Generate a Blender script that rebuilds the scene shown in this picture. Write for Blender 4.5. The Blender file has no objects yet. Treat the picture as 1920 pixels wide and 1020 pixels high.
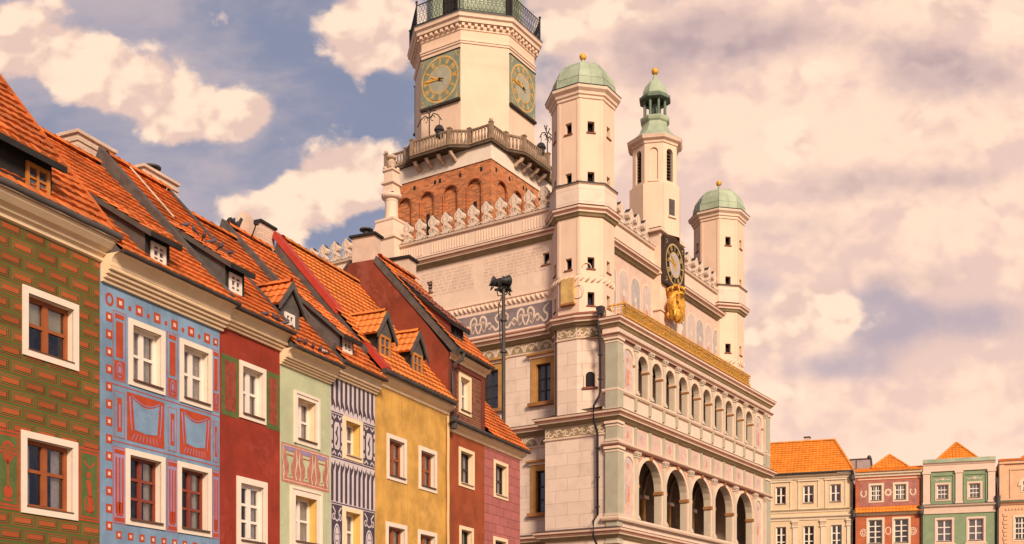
import bpy, math, random
from mathutils import Vector
R = math.radians
rnd = random.Random(7)
scene = bpy.context.scene
col = scene.collection

# ------------------------------------------------------------------ camera, world, sun, exposure
FOCAL, CX, YH, EYE = 2126.0, 960.0, 1245.0, 1.6
cam = bpy.data.cameras.new("camera")
cam.sensor_width = 36.0
cam.lens = FOCAL / 1920 * 36
cam.shift_y = (YH - 510) / 1920
cam.clip_start, cam.clip_end = 0.5, 3000
camera = bpy.data.objects.new("camera", cam)
camera.location = (0, 0, EYE)
camera.rotation_euler = (R(90), 0, 0)
col.objects.link(camera)
scene.camera = camera
scene.view_settings.view_transform = 'Standard'
scene.view_settings.look = 'None'
scene.view_settings.gamma = 1
scene.view_settings.use_curve_mapping = False
scene.view_settings.exposure = 0.66

SUN_DIR = Vector((0.36, -0.93)).normalized()
SUN_EL = 28.0
sun = bpy.data.lights.new("sun", 'SUN')
sun.energy = 2.95
sun.angle = R(14)
sun.color = (1.0, 0.825, 0.65)
sun_ob = bpy.data.objects.new("sun", sun)
sd = Vector((SUN_DIR.x * math.cos(R(SUN_EL)), SUN_DIR.y * math.cos(R(SUN_EL)), math.sin(R(SUN_EL))))
sun_ob.rotation_euler = sd.to_track_quat('Z', 'Y').to_euler()
sun_ob.location = sd * 200
col.objects.link(sun_ob)


class NB:
    """tiny node builder"""
    def __init__(s, tree): s.t = tree
    def new(s, typ, **kw):
        n = s.t.nodes.new(typ)
        for k, v in kw.items(): setattr(n, k, v)
        return n
    def put(s, sock, v):
        if isinstance(v, bpy.types.NodeSocket): s.t.links.new(v, sock)
        elif v is not None: sock.default_value = v
    def math(s, op, a, b=None, c=None, clamp=False):
        n = s.new('ShaderNodeMath', operation=op); n.use_clamp = clamp
        s.put(n.inputs[0], a)
        if b is not None: s.put(n.inputs[1], b)
        if c is not None: s.put(n.inputs[2], c)
        return n.outputs[0]
    def mix(s, f, a, b, mode='MIX'):
        n = s.new('ShaderNodeMix', data_type='RGBA', blend_type=mode)
        s.put(n.inputs[0], f)
        s.put(n.inputs[6], (*a, 1) if isinstance(a, tuple) and len(a) == 3 else a)
        s.put(n.inputs[7], (*b, 1) if isinstance(b, tuple) and len(b) == 3 else b)
        return n.outputs[2]
    def noise(s, vec, scale, detail=3.0, rough=0.55, dist=0.0):
        n = s.new('ShaderNodeTexNoise'); s.put(n.inputs['Vector'], vec)
        n.inputs['Scale'].default_value = scale; n.inputs['Detail'].default_value = detail
        n.inputs['Roughness'].default_value = rough; n.inputs['Distortion'].default_value = dist
        return n.outputs[0]
    def ramp(s, v, lo, hi, smooth=True):
        n = s.new('ShaderNodeMapRange'); n.clamp = True
        n.interpolation_type = 'SMOOTHSTEP' if smooth else 'LINEAR'
        s.put(n.inputs[0], v); n.inputs[1].default_value = lo; n.inputs[2].default_value = hi
        return n.outputs[0]
    def xyz(s, x, y, z):
        n = s.new('ShaderNodeCombineXYZ'); s.put(n.inputs[0], x); s.put(n.inputs[1], y); s.put(n.inputs[2], z)
        return n.outputs[0]
    def sep(s, v):
        n = s.new('ShaderNodeSeparateXYZ'); s.put(n.inputs[0], v); return n.outputs


world = bpy.data.worlds.new("World")
scene.world = world
world.use_nodes = True
wt = world.node_tree
wt.nodes.clear()
nb = NB(wt)
SKYSTR = 0.1
out = nb.new('ShaderNodeOutputWorld')
bg = nb.new('ShaderNodeBackground')
bg.inputs[1].default_value = SKYSTR
wt.links.new(bg.outputs[0], out.inputs[0])
sky = nb.new('ShaderNodeTexSky', sky_type='NISHITA')
sky.sun_disc = False
sky.sun_elevation = R(SUN_EL)
sky.sun_rotation = math.atan2(SUN_DIR.x, SUN_DIR.y)
sky.dust_density = 2.0
tc = nb.new('ShaderNodeTexCoord')
dx, dy, dz = nb.sep(tc.outputs['Generated'])
ady = nb.math('MAXIMUM', nb.math('ABSOLUTE', dy), 0.05)
gx = nb.math('DIVIDE', dx, ady)          # direction on a far cloud wall: azimuth tangent, elevation tangent
gz = nb.math('DIVIDE', dz, ady)
gv = nb.xyz(gx, nb.math('MULTIPLY', gz, 1.25), 0.0)
n_big = nb.noise(gv, 5.5, 6, 0.6, 0.1)
n_fine = nb.noise(gv, 17.0, 6, 0.62, 0.15)
n_mid = nb.noise(nb.xyz(gx, nb.math('MULTIPLY', gz, 2.2), 3.3), 4.2, 5, 0.58, 0.25)


def moved_vec(dx_, dz_): return nb.xyz(nb.math('ADD', gx, dx_), nb.math('ADD', nb.math('MULTIPLY', gz, 1.25), dz_), 0.0)

def blob(px, py, rx, ry, k=1.0):
    """a cloud mass centred on a direction, measured in pixels of a 2126 px focal length"""
    a = nb.math('MULTIPLY', nb.math('SUBTRACT', gx, (px - CX) / FOCAL), FOCAL / rx)
    b = nb.math('MULTIPLY', nb.math('SUBTRACT', gz, (YH - py) / FOCAL), FOCAL / ry)
    d = nb.math('ADD', nb.math('MULTIPLY', a, a), nb.math('MULTIPLY', b, b))
    return nb.math('MULTIPLY', nb.math('POWER', 2.718, nb.math('MULTIPLY', d, -1.0)), k)


def blobsum(L):
    s = None
    for b in L:
        v = blob(*b)
        s = v if s is None else nb.math('ADD', s, v)
    return s

def puffs(dx_, dz_):
    """cauliflower relief: rounded cells at three sizes, wobbled by noise"""
    v = nb.xyz(nb.math('ADD', gx, dx_), nb.math('ADD', nb.math('MULTIPLY', gz, 1.2), dz_), 0.0)
    wob = nb.new('ShaderNodeTexNoise'); nb.put(wob.inputs['Vector'], v); wob.inputs['Scale'].default_value = 22; wob.inputs['Detail'].default_value = 4
    wv = nb.new('ShaderNodeVectorMath', operation='MULTIPLY_ADD'); nb.put(wv.inputs[0], wob.outputs[1]); wv.inputs[1].default_value = (.045, .045, 0); nb.put(wv.inputs[2], v)
    tot = None
    for sc, k in ((11.0, 1.0), (25.0, .55), (60.0, .30)):
        vo = nb.new('ShaderNodeTexVoronoi', voronoi_dimensions='2D', feature='SMOOTH_F1'); nb.put(vo.inputs['Vector'], wv.outputs[0]); vo.inputs['Scale'].default_value = sc; vo.inputs['Smoothness'].default_value = .35
        t_ = nb.math('MULTIPLY', nb.math('SUBTRACT', .42, vo.outputs['Distance']), k)
        tot = t_ if tot is None else nb.math('ADD', tot, t_)
    return tot
P_0 = puffs(0, 0); P_1 = puffs(-.012, .018)
wisp = nb.math('ADD', nb.math('MULTIPLY', nb.math('SUBTRACT', n_fine, .5), 1.7), nb.math('MULTIPLY', nb.math('SUBTRACT', n_big, .5), 1.2))
edge = nb.math('ADD', nb.math('MULTIPLY', P_0, .85), wisp)
lit = nb.math('ADD', nb.math('MULTIPLY', nb.math('SUBTRACT', P_0, P_1), 1.5), nb.math('MULTIPLY', nb.math('SUBTRACT', n_fine, nb.noise(moved_vec(-.010, .016), 17.0, 6, 0.62, 0.15)), 1.0))
G = 10.0 * 0.69                          # colours below are radiances, the Background is at 0.1
def rad(r, g, b): return (r * G, g * G, b * G, 1)
# clear air: the Nishita sky pulled towards a hazy blue-grey
clear = nb.mix(0.72, nb.mix(1.0, sky.outputs[0], (0.62, 0.5, 0.5, 1), 'MULTIPLY'), rad(.275, .30, .415))
clear = nb.mix(nb.math('MULTIPLY', nb.ramp(nb.math('ADD', n_mid, nb.math('MULTIPLY', n_big, .5)), .62, .92), .42), clear, rad(.80, .60, .54))
# high peach overcast that covers the right of the view and everything low down
cover = blobsum([(1600, 330, 520, 330, 1.6), (1900, 200, 400, 400, 1.2), (1250, 330, 210, 190, .8), (1600, 820, 800, 120, 1.5), (700, 900, 900, 130, 1.0), (1180, 60, 120, 60, .5)])
cmask = nb.ramp(nb.math('ADD', cover, nb.math('MULTIPLY', wisp, .55)), .12, .80)
soft = nb.ramp(nb.math('ADD', n_mid, nb.math('MULTIPLY', nb.math('ADD', lit, nb.math('MULTIPLY', P_0, .4)), .26)), .30, .62)
skyc = nb.mix(cmask, clear, nb.mix(soft, rad(.78, .55, .475), rad(1.0, .705, .54)))
# mauve undersides and thin blue gaps in it
greys = blobsum([(1360, 70, 260, 62, 1.1), (1240, 170, 120, 80, .7), (1790, 135, 150, 70, 1.1), (1650, 340, 190, 42, .9), (1860, 330, 120, 40, .6), (1480, 420, 130, 40, .6), (1700, 520, 200, 40, .6)])
gmask = nb.ramp(nb.math('ADD', greys, nb.math('MULTIPLY', edge, .5)), .30, 1.05)
skyc = nb.mix(nb.math('MULTIPLY', gmask, .9), skyc, nb.mix(soft, rad(.44, .33, .345), rad(.60, .44, .42)))
gaps = blobsum([(1760, 600, 200, 55, .8), (1560, 690, 130, 34, .8), (1640, 590, 80, 70, .8), (1430, 540, 60, 40, .6), (1290, 110, 60, 40, .5)])
bmask = nb.ramp(nb.math('ADD', gaps, nb.math('MULTIPLY', wisp, .5)), .25, 1.0)
skyc = nb.mix(nb.math('MULTIPLY', bmask, .75), skyc, rad(.38, .335, .42))
# bright cumulus
white_clouds = blobsum([(10, 75, 120, 75, 1.1), (170, 125, 120, 70, 1.15), (310, 190, 105, 62, 1.1), (420, 232, 80, 46, 1.0), (470, 205, 50, 30, .6), (330, 250, 60, 40, .5),
    (610, 355, 110, 66, 1.25), (520, 395, 80, 45, .9), (690, 325, 70, 55, .9), (690, 45, 95, 70, 1.2), (670, 140, 40, 60, .7), (740, 110, 40, 60, .5),
    (1110, 10, 150, 45, 1.1), (1060, 90, 55, 40, .4), (1520, 575, 70, 52, 1.35), (1570, 600, 40, 34, .7), (1440, 630, 60, 42, 1.0), (1470, 735, 60, 26, 1.0),
    (1520, 130, 80, 50, .75), (1450, 250, 100, 50, .55), (1850, 40, 120, 60, .7), (1760, 240, 140, 45, .55)])
dens = nb.math('ADD', white_clouds, nb.math('MULTIPLY', edge, .75))
wmask = nb.ramp(dens, 0.36, 0.74)
shade = nb.ramp(nb.math('ADD', nb.math('MULTIPLY', dens, .20), lit), -0.20, 0.50)
cl = nb.mix(shade, rad(.76, .54, .455), rad(1.02, .75, .57))
skyc = nb.mix(wmask, skyc, cl)
skyc = nb.mix(nb.math('MULTIPLY', nb.ramp(gz, .30, .10), .55), skyc, rad(1.0, .69, .545))
below = nb.ramp(dz, 0.0, -0.08)
skyc = nb.mix(below, skyc, rad(.35, .27, .22))
wt.links.new(skyc, bg.inputs[0])

# ------------------------------------------------------------------ materials
MATS = {}
def mat(name, c, rough=0.85, var=0.10, scale=2.2, bump=0.25, bscale=40.0, metal=0.0, spec=0.3, streak=0.0, tint=0.0, grime=0.0, blotch=0.0):
    if name in MATS: return MATS[name]
    m = bpy.data.materials.new(name); m.use_nodes = True
    t = m.node_tree; b = NB(t); p = t.nodes['Principled BSDF']
    o = b.new('ShaderNodeTexCoord').outputs['Object']
    f = b.noise(o, scale, 5, 0.6)
    cc = b.mix(b.ramp(f, 0.3, 0.7), tuple(x * (1 - var) for x in c), tuple(min(1, x * (1 + var)) for x in c))
    if streak:                            # rain-washed vertical stains
        sx, sy, sz = b.sep(o)
        st = b.noise(b.xyz(b.math('MULTIPLY', b.math('ADD', sx, sy), 5.0), b.math('MULTIPLY', sz, 0.45), 0.0), 1.6, 5, 0.65)
        cc = b.mix(b.math('MULTIPLY', b.ramp(st, 0.52, 0.78), streak), cc, tuple(x * 0.55 for x in c))
    if blotch:                            # repainted and faded patches with edges of their own
        b1 = b.noise(o, .85, 9, 0.72, 0.5); b2 = b.noise(b.xyz(*[b.math('ADD', k, 7.3) for k in b.sep(o)]), 1.7, 8, 0.75, 0.3)
        cc = b.mix(b.math('MULTIPLY', b.ramp(b1, .53, .60), blotch), cc, tuple(min(1, x * 1.25 + .03) for x in c))
        cc = b.mix(b.math('MULTIPLY', b.ramp(b2, .58, .66), blotch), cc, tuple(x * .62 for x in c))
    if grime:
        g2 = b.noise(o, scale * 3.1, 6, 0.7, 0.4)
        cc = b.mix(b.math('MULTIPLY', b.ramp(g2, 0.55, 0.75), grime), cc, tuple(x * .42 for x in c))
    if tint:
        a = b.new('ShaderNodeAttribute'); a.attribute_name = 'tint'
        k = b.math('ADD', b.math('MULTIPLY', a.outputs['Fac'], 2 * tint), 1 - tint)
        cc = b.mix(1.0, cc, b.xyz(k, k, k), 'MULTIPLY')
    t.links.new(cc, p.inputs['Base Color'])
    p.inputs['Roughness'].default_value = rough
    p.inputs['Metallic'].default_value = metal
    p.inputs['Specular IOR Level'].default_value = spec
    if bump:
        bn = b.new('ShaderNodeBump'); bn.inputs['Strength'].default_value = bump; bn.inputs['Distance'].default_value = 0.02
        t.links.new(b.noise(o, bscale, 4, 0.6), bn.inputs['Height']); t.links.new(bn.outputs[0], p.inputs['Normal'])
    MATS[name] = m
    return m

def brick_mat(name, w, h, layers, base, offset=0.5, rough=0.9, var=0.15, bump=0.3, patchc=None, squash=1.0):
    """layers: (mortar size, colour) laid one inside the other; base is the joint colour"""
    m = bpy.data.materials.new(name); m.use_nodes = True
    t = m.node_tree; b = NB(t); p = t.nodes['Principled BSDF']
    o = b.new('ShaderNodeTexCoord').outputs['Object']
    sx, sy, sz = b.sep(o)
    wob = b.math('MULTIPLY', b.math('SUBTRACT', b.noise(o, 9.0, 2), .5), .012)
    v = b.xyz(b.math('ADD', b.math('ADD', sx, sy), wob), b.math('ADD', sz, wob), 0.0)
    cc = (*base, 1); hgt = None
    for ms, c in layers:
        k = b.new('ShaderNodeTexBrick'); t.links.new(v, k.inputs['Vector'])
        k.offset = offset; k.inputs['Scale'].default_value = 1.0
        k.inputs['Brick Width'].default_value = w; k.inputs['Row Height'].default_value = h
        k.inputs['Mortar Size'].default_value = ms; k.inputs['Mortar Smooth'].default_value = 0.15
        k.inputs['Color1'].default_value = (*[x * (1 - var) for x in c], 1)
        k.inputs['Color2'].default_value = (*[min(1, x * (1 + var)) for x in c], 1)
        inv = b.math('SUBTRACT', 1.0, k.outputs['Fac'])
        cc = b.mix(inv, cc, k.outputs['Color'])
        hgt = inv if hgt is None else b.math('ADD', hgt, inv)
    f = b.noise(o, 1.6, 6, 0.65)
    cc = b.mix(b.math('MULTIPLY', b.ramp(f, .45, .75), .35), cc, b.mix(1.0, cc, (.55, .55, .5, 1), 'MULTIPLY'))
    if patchc:
        f2 = b.noise(o, .9, 6, 0.7)
        cc = b.mix(b.math('MULTIPLY', b.ramp(f2, .56, .68), .6), cc, patchc)
    t.links.new(cc, p.inputs['Base Color']); p.inputs['Roughness'].default_value = rough
    p.inputs['Specular IOR Level'].default_value = 0.2
    bn = b.new('ShaderNodeBump'); bn.inputs['Strength'].default_value = bump; bn.inputs['Distance'].default_value = 0.015
    t.links.new(b.math('ADD', hgt, b.math('MULTIPLY', b.noise(o, 45, 4), .5)), bn.inputs['Height'])
    t.links.new(bn.outputs[0], p.inputs['Normal'])
    MATS[name] = m
    return m

def glass_mat(name, tint=(0.02, 0.02, 0.03), see=0.55, rough=.03):
    m = bpy.data.materials.new(name); m.use_nodes = True
    t = m.node_tree; b = NB(t); t.nodes.remove(t.nodes['Principled BSDF'])
    o = t.nodes['Material Output']
    tr = b.new('ShaderNodeBsdfTransparent'); tr.inputs[0].default_value = (.96, .96, .96, 1)
    df = b.new('ShaderNodeBsdfDiffuse'); df.inputs[0].default_value = (*tint, 1)
    gl = b.new('ShaderNodeBsdfGlossy'); gl.inputs['Roughness'].default_value = rough; gl.inputs[0].default_value = (.8, .8, .85, 1)
    bn = b.new('ShaderNodeBump'); bn.inputs['Strength'].default_value = .12; bn.inputs['Distance'].default_value = .05
    t.links.new(b.noise(b.new('ShaderNodeTexCoord').outputs['Object'], 2.5, 1), bn.inputs['Height'])
    t.links.new(bn.outputs[0], gl.inputs['Normal'])
    m1 = b.new('ShaderNodeMixShader'); m1.inputs[0].default_value = see
    t.links.new(df.outputs[0], m1.inputs[1]); t.links.new(tr.outputs[0], m1.inputs[2])
    fr = b.new('ShaderNodeFresnel'); fr.inputs[0].default_value = 1.5
    m2 = b.new('ShaderNodeMixShader')
    t.links.new(b.math('ADD', b.math('MULTIPLY', fr.outputs[0], .8), .06, clamp=True), m2.inputs[0])
    t.links.new(m1.outputs[0], m2.inputs[1]); t.links.new(gl.outputs[0], m2.inputs[2])
    t.links.new(m2.outputs[0], o.inputs[0])
    MATS[name] = m
    return m

CREAM = (.76, .57, .42)
M_cream = mat('cream_stucco', CREAM, var=.05, bump=.12, streak=.10)
M_creamw = mat('white_trim', (.78, .64, .51), var=.05, bump=.12, streak=.08)
M_hallplain = mat('hall_plaster', (.78, .565, .42), var=.06, scale=.8, bump=.15, streak=.40, blotch=.22)
M_hallblock = brick_mat('scored_plaster', 1.15, .52, [(.008, (.76, .58, .455))], (.50, .36, .27), var=.06, bump=.25)
M_turret = mat('turret_plaster', (.77, .54, .385), var=.05, scale=.8, bump=.12, streak=.34)
M_rust = mat('russet_band', (.27, .09, .055), var=.15, grime=.3)
M_palem = mat('pale_moulding', (.80, .575, .425), var=.06, streak=.16)
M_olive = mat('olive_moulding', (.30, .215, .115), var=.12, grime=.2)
M_darklead = mat('dark_lead', (.060, .050, .046), rough=.6, var=.25, grime=.4)
M_sage = mat('sage_paint', (.42, .38, .275), var=.07, streak=.12)
M_sage2 = mat('pale_sage_paint', (.58, .475, .355), var=.06, streak=.1)
M_loggia = mat('loggia_plaster', (.76, .56, .43), var=.07, streak=.40, bump=.15)
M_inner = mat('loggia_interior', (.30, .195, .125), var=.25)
M_innerd = mat('shaded_loggia_interior', (.045, .03, .022), var=.25)  # shade inside the upper loggia and soffits is put into this colour
M_dark = mat('dark_void', (.018, .014, .012), var=.2, bump=0)
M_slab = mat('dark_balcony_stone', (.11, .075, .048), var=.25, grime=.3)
M_ochre = mat('ochre_stone', (.48, .235, .065), var=.15, grime=.25)
M_impost = mat('ochre_impost', (.36, .155, .05), var=.2)
M_greyfrieze = mat('grey_sgraffito', (.24, .185, .18), var=.15, grime=.2)
M_scroll = mat('cream_sgraffito', (.74, .55, .40), var=.08)
M_brick = brick_mat('red_brick', .27, .085, [(.010, (.52, .165, .055))], (.50, .27, .16), var=.36, bump=.5, patchc=(.45, .12, .04))
M_copper = mat('green_copper', (.36, .41, .28), rough=.6, var=.22, scale=.9, bump=.2, streak=.45, grime=.15)
M_copper2 = mat('dark_copper', (.13, .175, .125), rough=.6, var=.2, bump=.2)
M_gold = mat('gilding', (.74, .38, .06), rough=.55, var=.3, metal=.3, scale=7, bump=.9, bscale=11, grime=.5)
M_goldp = mat('gold_paint', (.66, .415, .14), rough=.5, var=.2, metal=.25, bump=.2)
M_clock = mat('verdigris_plate', (.215, .24, .165), rough=.6, var=.18, bump=.2)
M_clockin = mat('dial_plate', (.37, .34, .245), rough=.6, var=.12, bump=.2)
M_wood = mat('dark_wood_board', (.045, .027, .018), rough=.7, var=.3)
M_iron = mat('dark_iron', (.028, .025, .025), rough=.55, var=.2)
M_pole = mat('painted_mast', (.06, .048, .036), rough=.5, var=.2)
M_merlon = mat('pale_merlon_stone', (.72, .55, .42), var=.12, scale=3, grime=.2, bump=.4)
M_frescobg = mat('pale_fresco_ground', (.68, .47, .36), var=.08, scale=2)
M_fresco = mat('faded_fresco', (.56, .44, .38), var=.10, scale=3)
M_salmon = mat('salmon_pigment', (.66, .26, .15), var=.25, scale=5)
M_pinkp = mat('pink_pigment', (.70, .41, .32), var=.15, scale=4)
M_bluep = mat('slate_pigment', (.44, .38, .35), var=.15, scale=4)
M_letter = mat('faded_lettering', (.56, .385, .30), var=.15, bump=0)
M_stone = mat('weathered_stone', (.56, .405, .285), var=.16, scale=3, grime=.4, bump=.4)
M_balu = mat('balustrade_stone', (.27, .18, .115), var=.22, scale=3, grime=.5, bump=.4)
M_tile_old = mat('weathered_tiles', (.52, .13, .027), var=.32, scale=1.2, tint=.24, grime=.5, rough=.8)
M_tile = mat('clay_tiles', (.58, .152, .032), var=.26, scale=1.0, tint=.20, grime=.32, rough=.8)
M_tile_new = mat('orange_tiles', (.62, .20, .042), var=.16, scale=1.1, tint=.14, grime=.16, rough=.75)
M_tile_far = mat('bright_orange_tiles', (.72, .235, .028), var=.08, scale=1.2, tint=.12, rough=.75)
M_slate = mat('slate_grey_board', (.095, .078, .068), var=.25, scale=4, grime=.45, bump=.5, bscale=18)
M_slated = mat('dark_slate_board', (.024, .020, .018), var=.25, scale=4, grime=.3, bump=.4)
M_greyrender = mat('grey_render', (.088, .072, .063), var=.2, scale=2, grime=.35)
M_redmetal = mat('red_painted_metal', (.40, .045, .028), rough=.5, var=.12, bump=.05)
M_chim = mat('chimney_render', (.62, .44, .33), var=.1, streak=.3)
M_chimw = brick_mat('cream_brick', .24, .08, [(.008, (.68, .50, .38))], (.50, .36, .27), var=.12)
M_frame_w = mat('white_window_paint', (.78, .68, .58), var=.05, rough=.5, bump=0)
M_frame_b = mat('brown_window_paint', (.30, .085, .025), var=.15, rough=.5, bump=.1)
M_frame_r = mat('oxblood_window_paint', (.22, .045, .025), var=.12, rough=.5, bump=.1)
M_frame_o = mat('orange_window_wood', (.50, .19, .035), var=.15, rough=.5, bump=.1)
M_frame_d = mat('dark_window_paint', (.035, .028, .026), var=.15, rough=.5, bump=0)
M_curtain = mat('net_curtain', (.82, .74, .66), var=.15, scale=9, bump=.3, bscale=12)
M_blind = mat('pale_blind', (.85, .80, .56), var=.08)
M_sill = mat('brown_sill', (.13, .06, .035), var=.2)
M_sillpale = mat('pale_sill', (.55, .38, .27), var=.1)
M_glass = glass_mat('window_glass', see=.95)
M_glassd = glass_mat('dark_window_glass', (.015, .013, .014), .25, .04)
M_glass_g = glass_mat('grey_window_glass', (.10, .09, .10), .2)
M_greenbrick = brick_mat('green_rustication', .54, .266,
    [(.022, (.235, .085, .026)), (.050, (.055, .036, .016)), (.058, (.165, .138, .036)), (.084, (.055, .034, .016)), (.092, (.36, .085, .026))],
    (.085, .118, .026), var=.16, bump=.45)
M_blue = mat('blue_facade', (.185, .275, .385), var=.22, scale=1.0, streak=.45, blotch=.35, bump=.25)
M_red = mat('red_facade', (.285, .034, .016), var=.2, scale=1.1, streak=.45, blotch=.35, bump=.25)
M_mint = mat('mint_facade', (.46, .47, .29), var=.10, scale=1.0, streak=.30, blotch=.35, bump=.25)
M_lilac = mat('lilac_white_facade', (.60, .50, .49), blotch=.3, var=.07, bump=.2)
M_yellow = mat('yellow_facade', (.57, .305, .068), var=.22, scale=1.4, streak=.5, blotch=.35, grime=.2, bump=.3)
M_rusty = mat('rust_facade', (.30, .065, .020), blotch=.3, var=.2, scale=1.2, streak=.12, bump=.25)
M_rusty2 = mat('brown_red_gable', (.20, .040, .018), blotch=.5, var=.25, scale=.8, streak=.25, bump=.3, grime=.2)
M_pink = brick_mat('pink_scored_facade', .62, .30, [(.012, (.42, .135, .115))], (.24, .07, .06), var=.10, bump=.3, patchc=(.45, .20, .17))
M_orn = mat('red_ornament', (.42, .060, .022), var=.12, scale=4)
M_ornp = mat('faded_red_ornament', (.46, .175, .115), var=.2, scale=5)
M_ornd = mat('dull_red_ornament', (.26, .055, .03), var=.25, scale=5)
M_ornl = mat('lilac_ornament', (.30, .22, .34), var=.1)
M_orncream = mat('cream_ornament', (.66, .50, .38), var=.1)
M_green = mat('green_ornament', (.095, .125, .035), var=.15, scale=5)
M_stripe = mat('plum_ornament', (.070, .050, .064), var=.15, scale=5)
M_brownpat = brick_mat('brown_patterned_wall', .22, .15, [(.018, (.13, .045, .025)), (.05, (.26, .11, .06))], (.30, .13, .07), offset=0.0, var=.3)
M_brownband = mat('brown_band', (.15, .035, .02), var=.15)
M_corn = mat('yellow_cream_cornice', (.84, .62, .39), var=.06, streak=.12, bump=.12)
M_farcream = mat('far_cream_facade', (.68, .50, .31), var=.05, streak=.08)
M_fartrim = mat('far_cream_trim', (.72, .58, .42), var=.05)
M_farred = mat('far_red_facade', (.46, .125, .055), var=.15, scale=2, grime=.1)
M_farredg = mat('far_mauve_panel', (.38, .15, .12), var=.2, scale=3)
M_fargreen = mat('far_green_facade', (.23, .29, .165), blotch=.25, var=.07, streak=.08)
M_farpink = mat('far_pale_pink_trim', (.72, .52, .40), var=.05)
M_farpeach = mat('far_peach_facade', (.72, .42, .25), var=.07, streak=.1)
M_greywall = mat('grey_blank_wall', (.34, .28, .27), var=.1)
M_ground = brick_mat('granite_setts', .18, .12, [(.01, (.40, .32, .25))], (.22, .18, .14), var=.2)
M_pigeon = mat('pigeon_feathers', (.10, .085, .10), var=.4, scale=14, bump=.2)
M_pigeonw = mat('white_pigeon_feathers', (.55, .46, .42), var=.2, scale=14, bump=.2)
M_lamp = mat('floodlight_lens', (.35, .33, .28), rough=.15, var=.1, bump=0)

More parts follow.
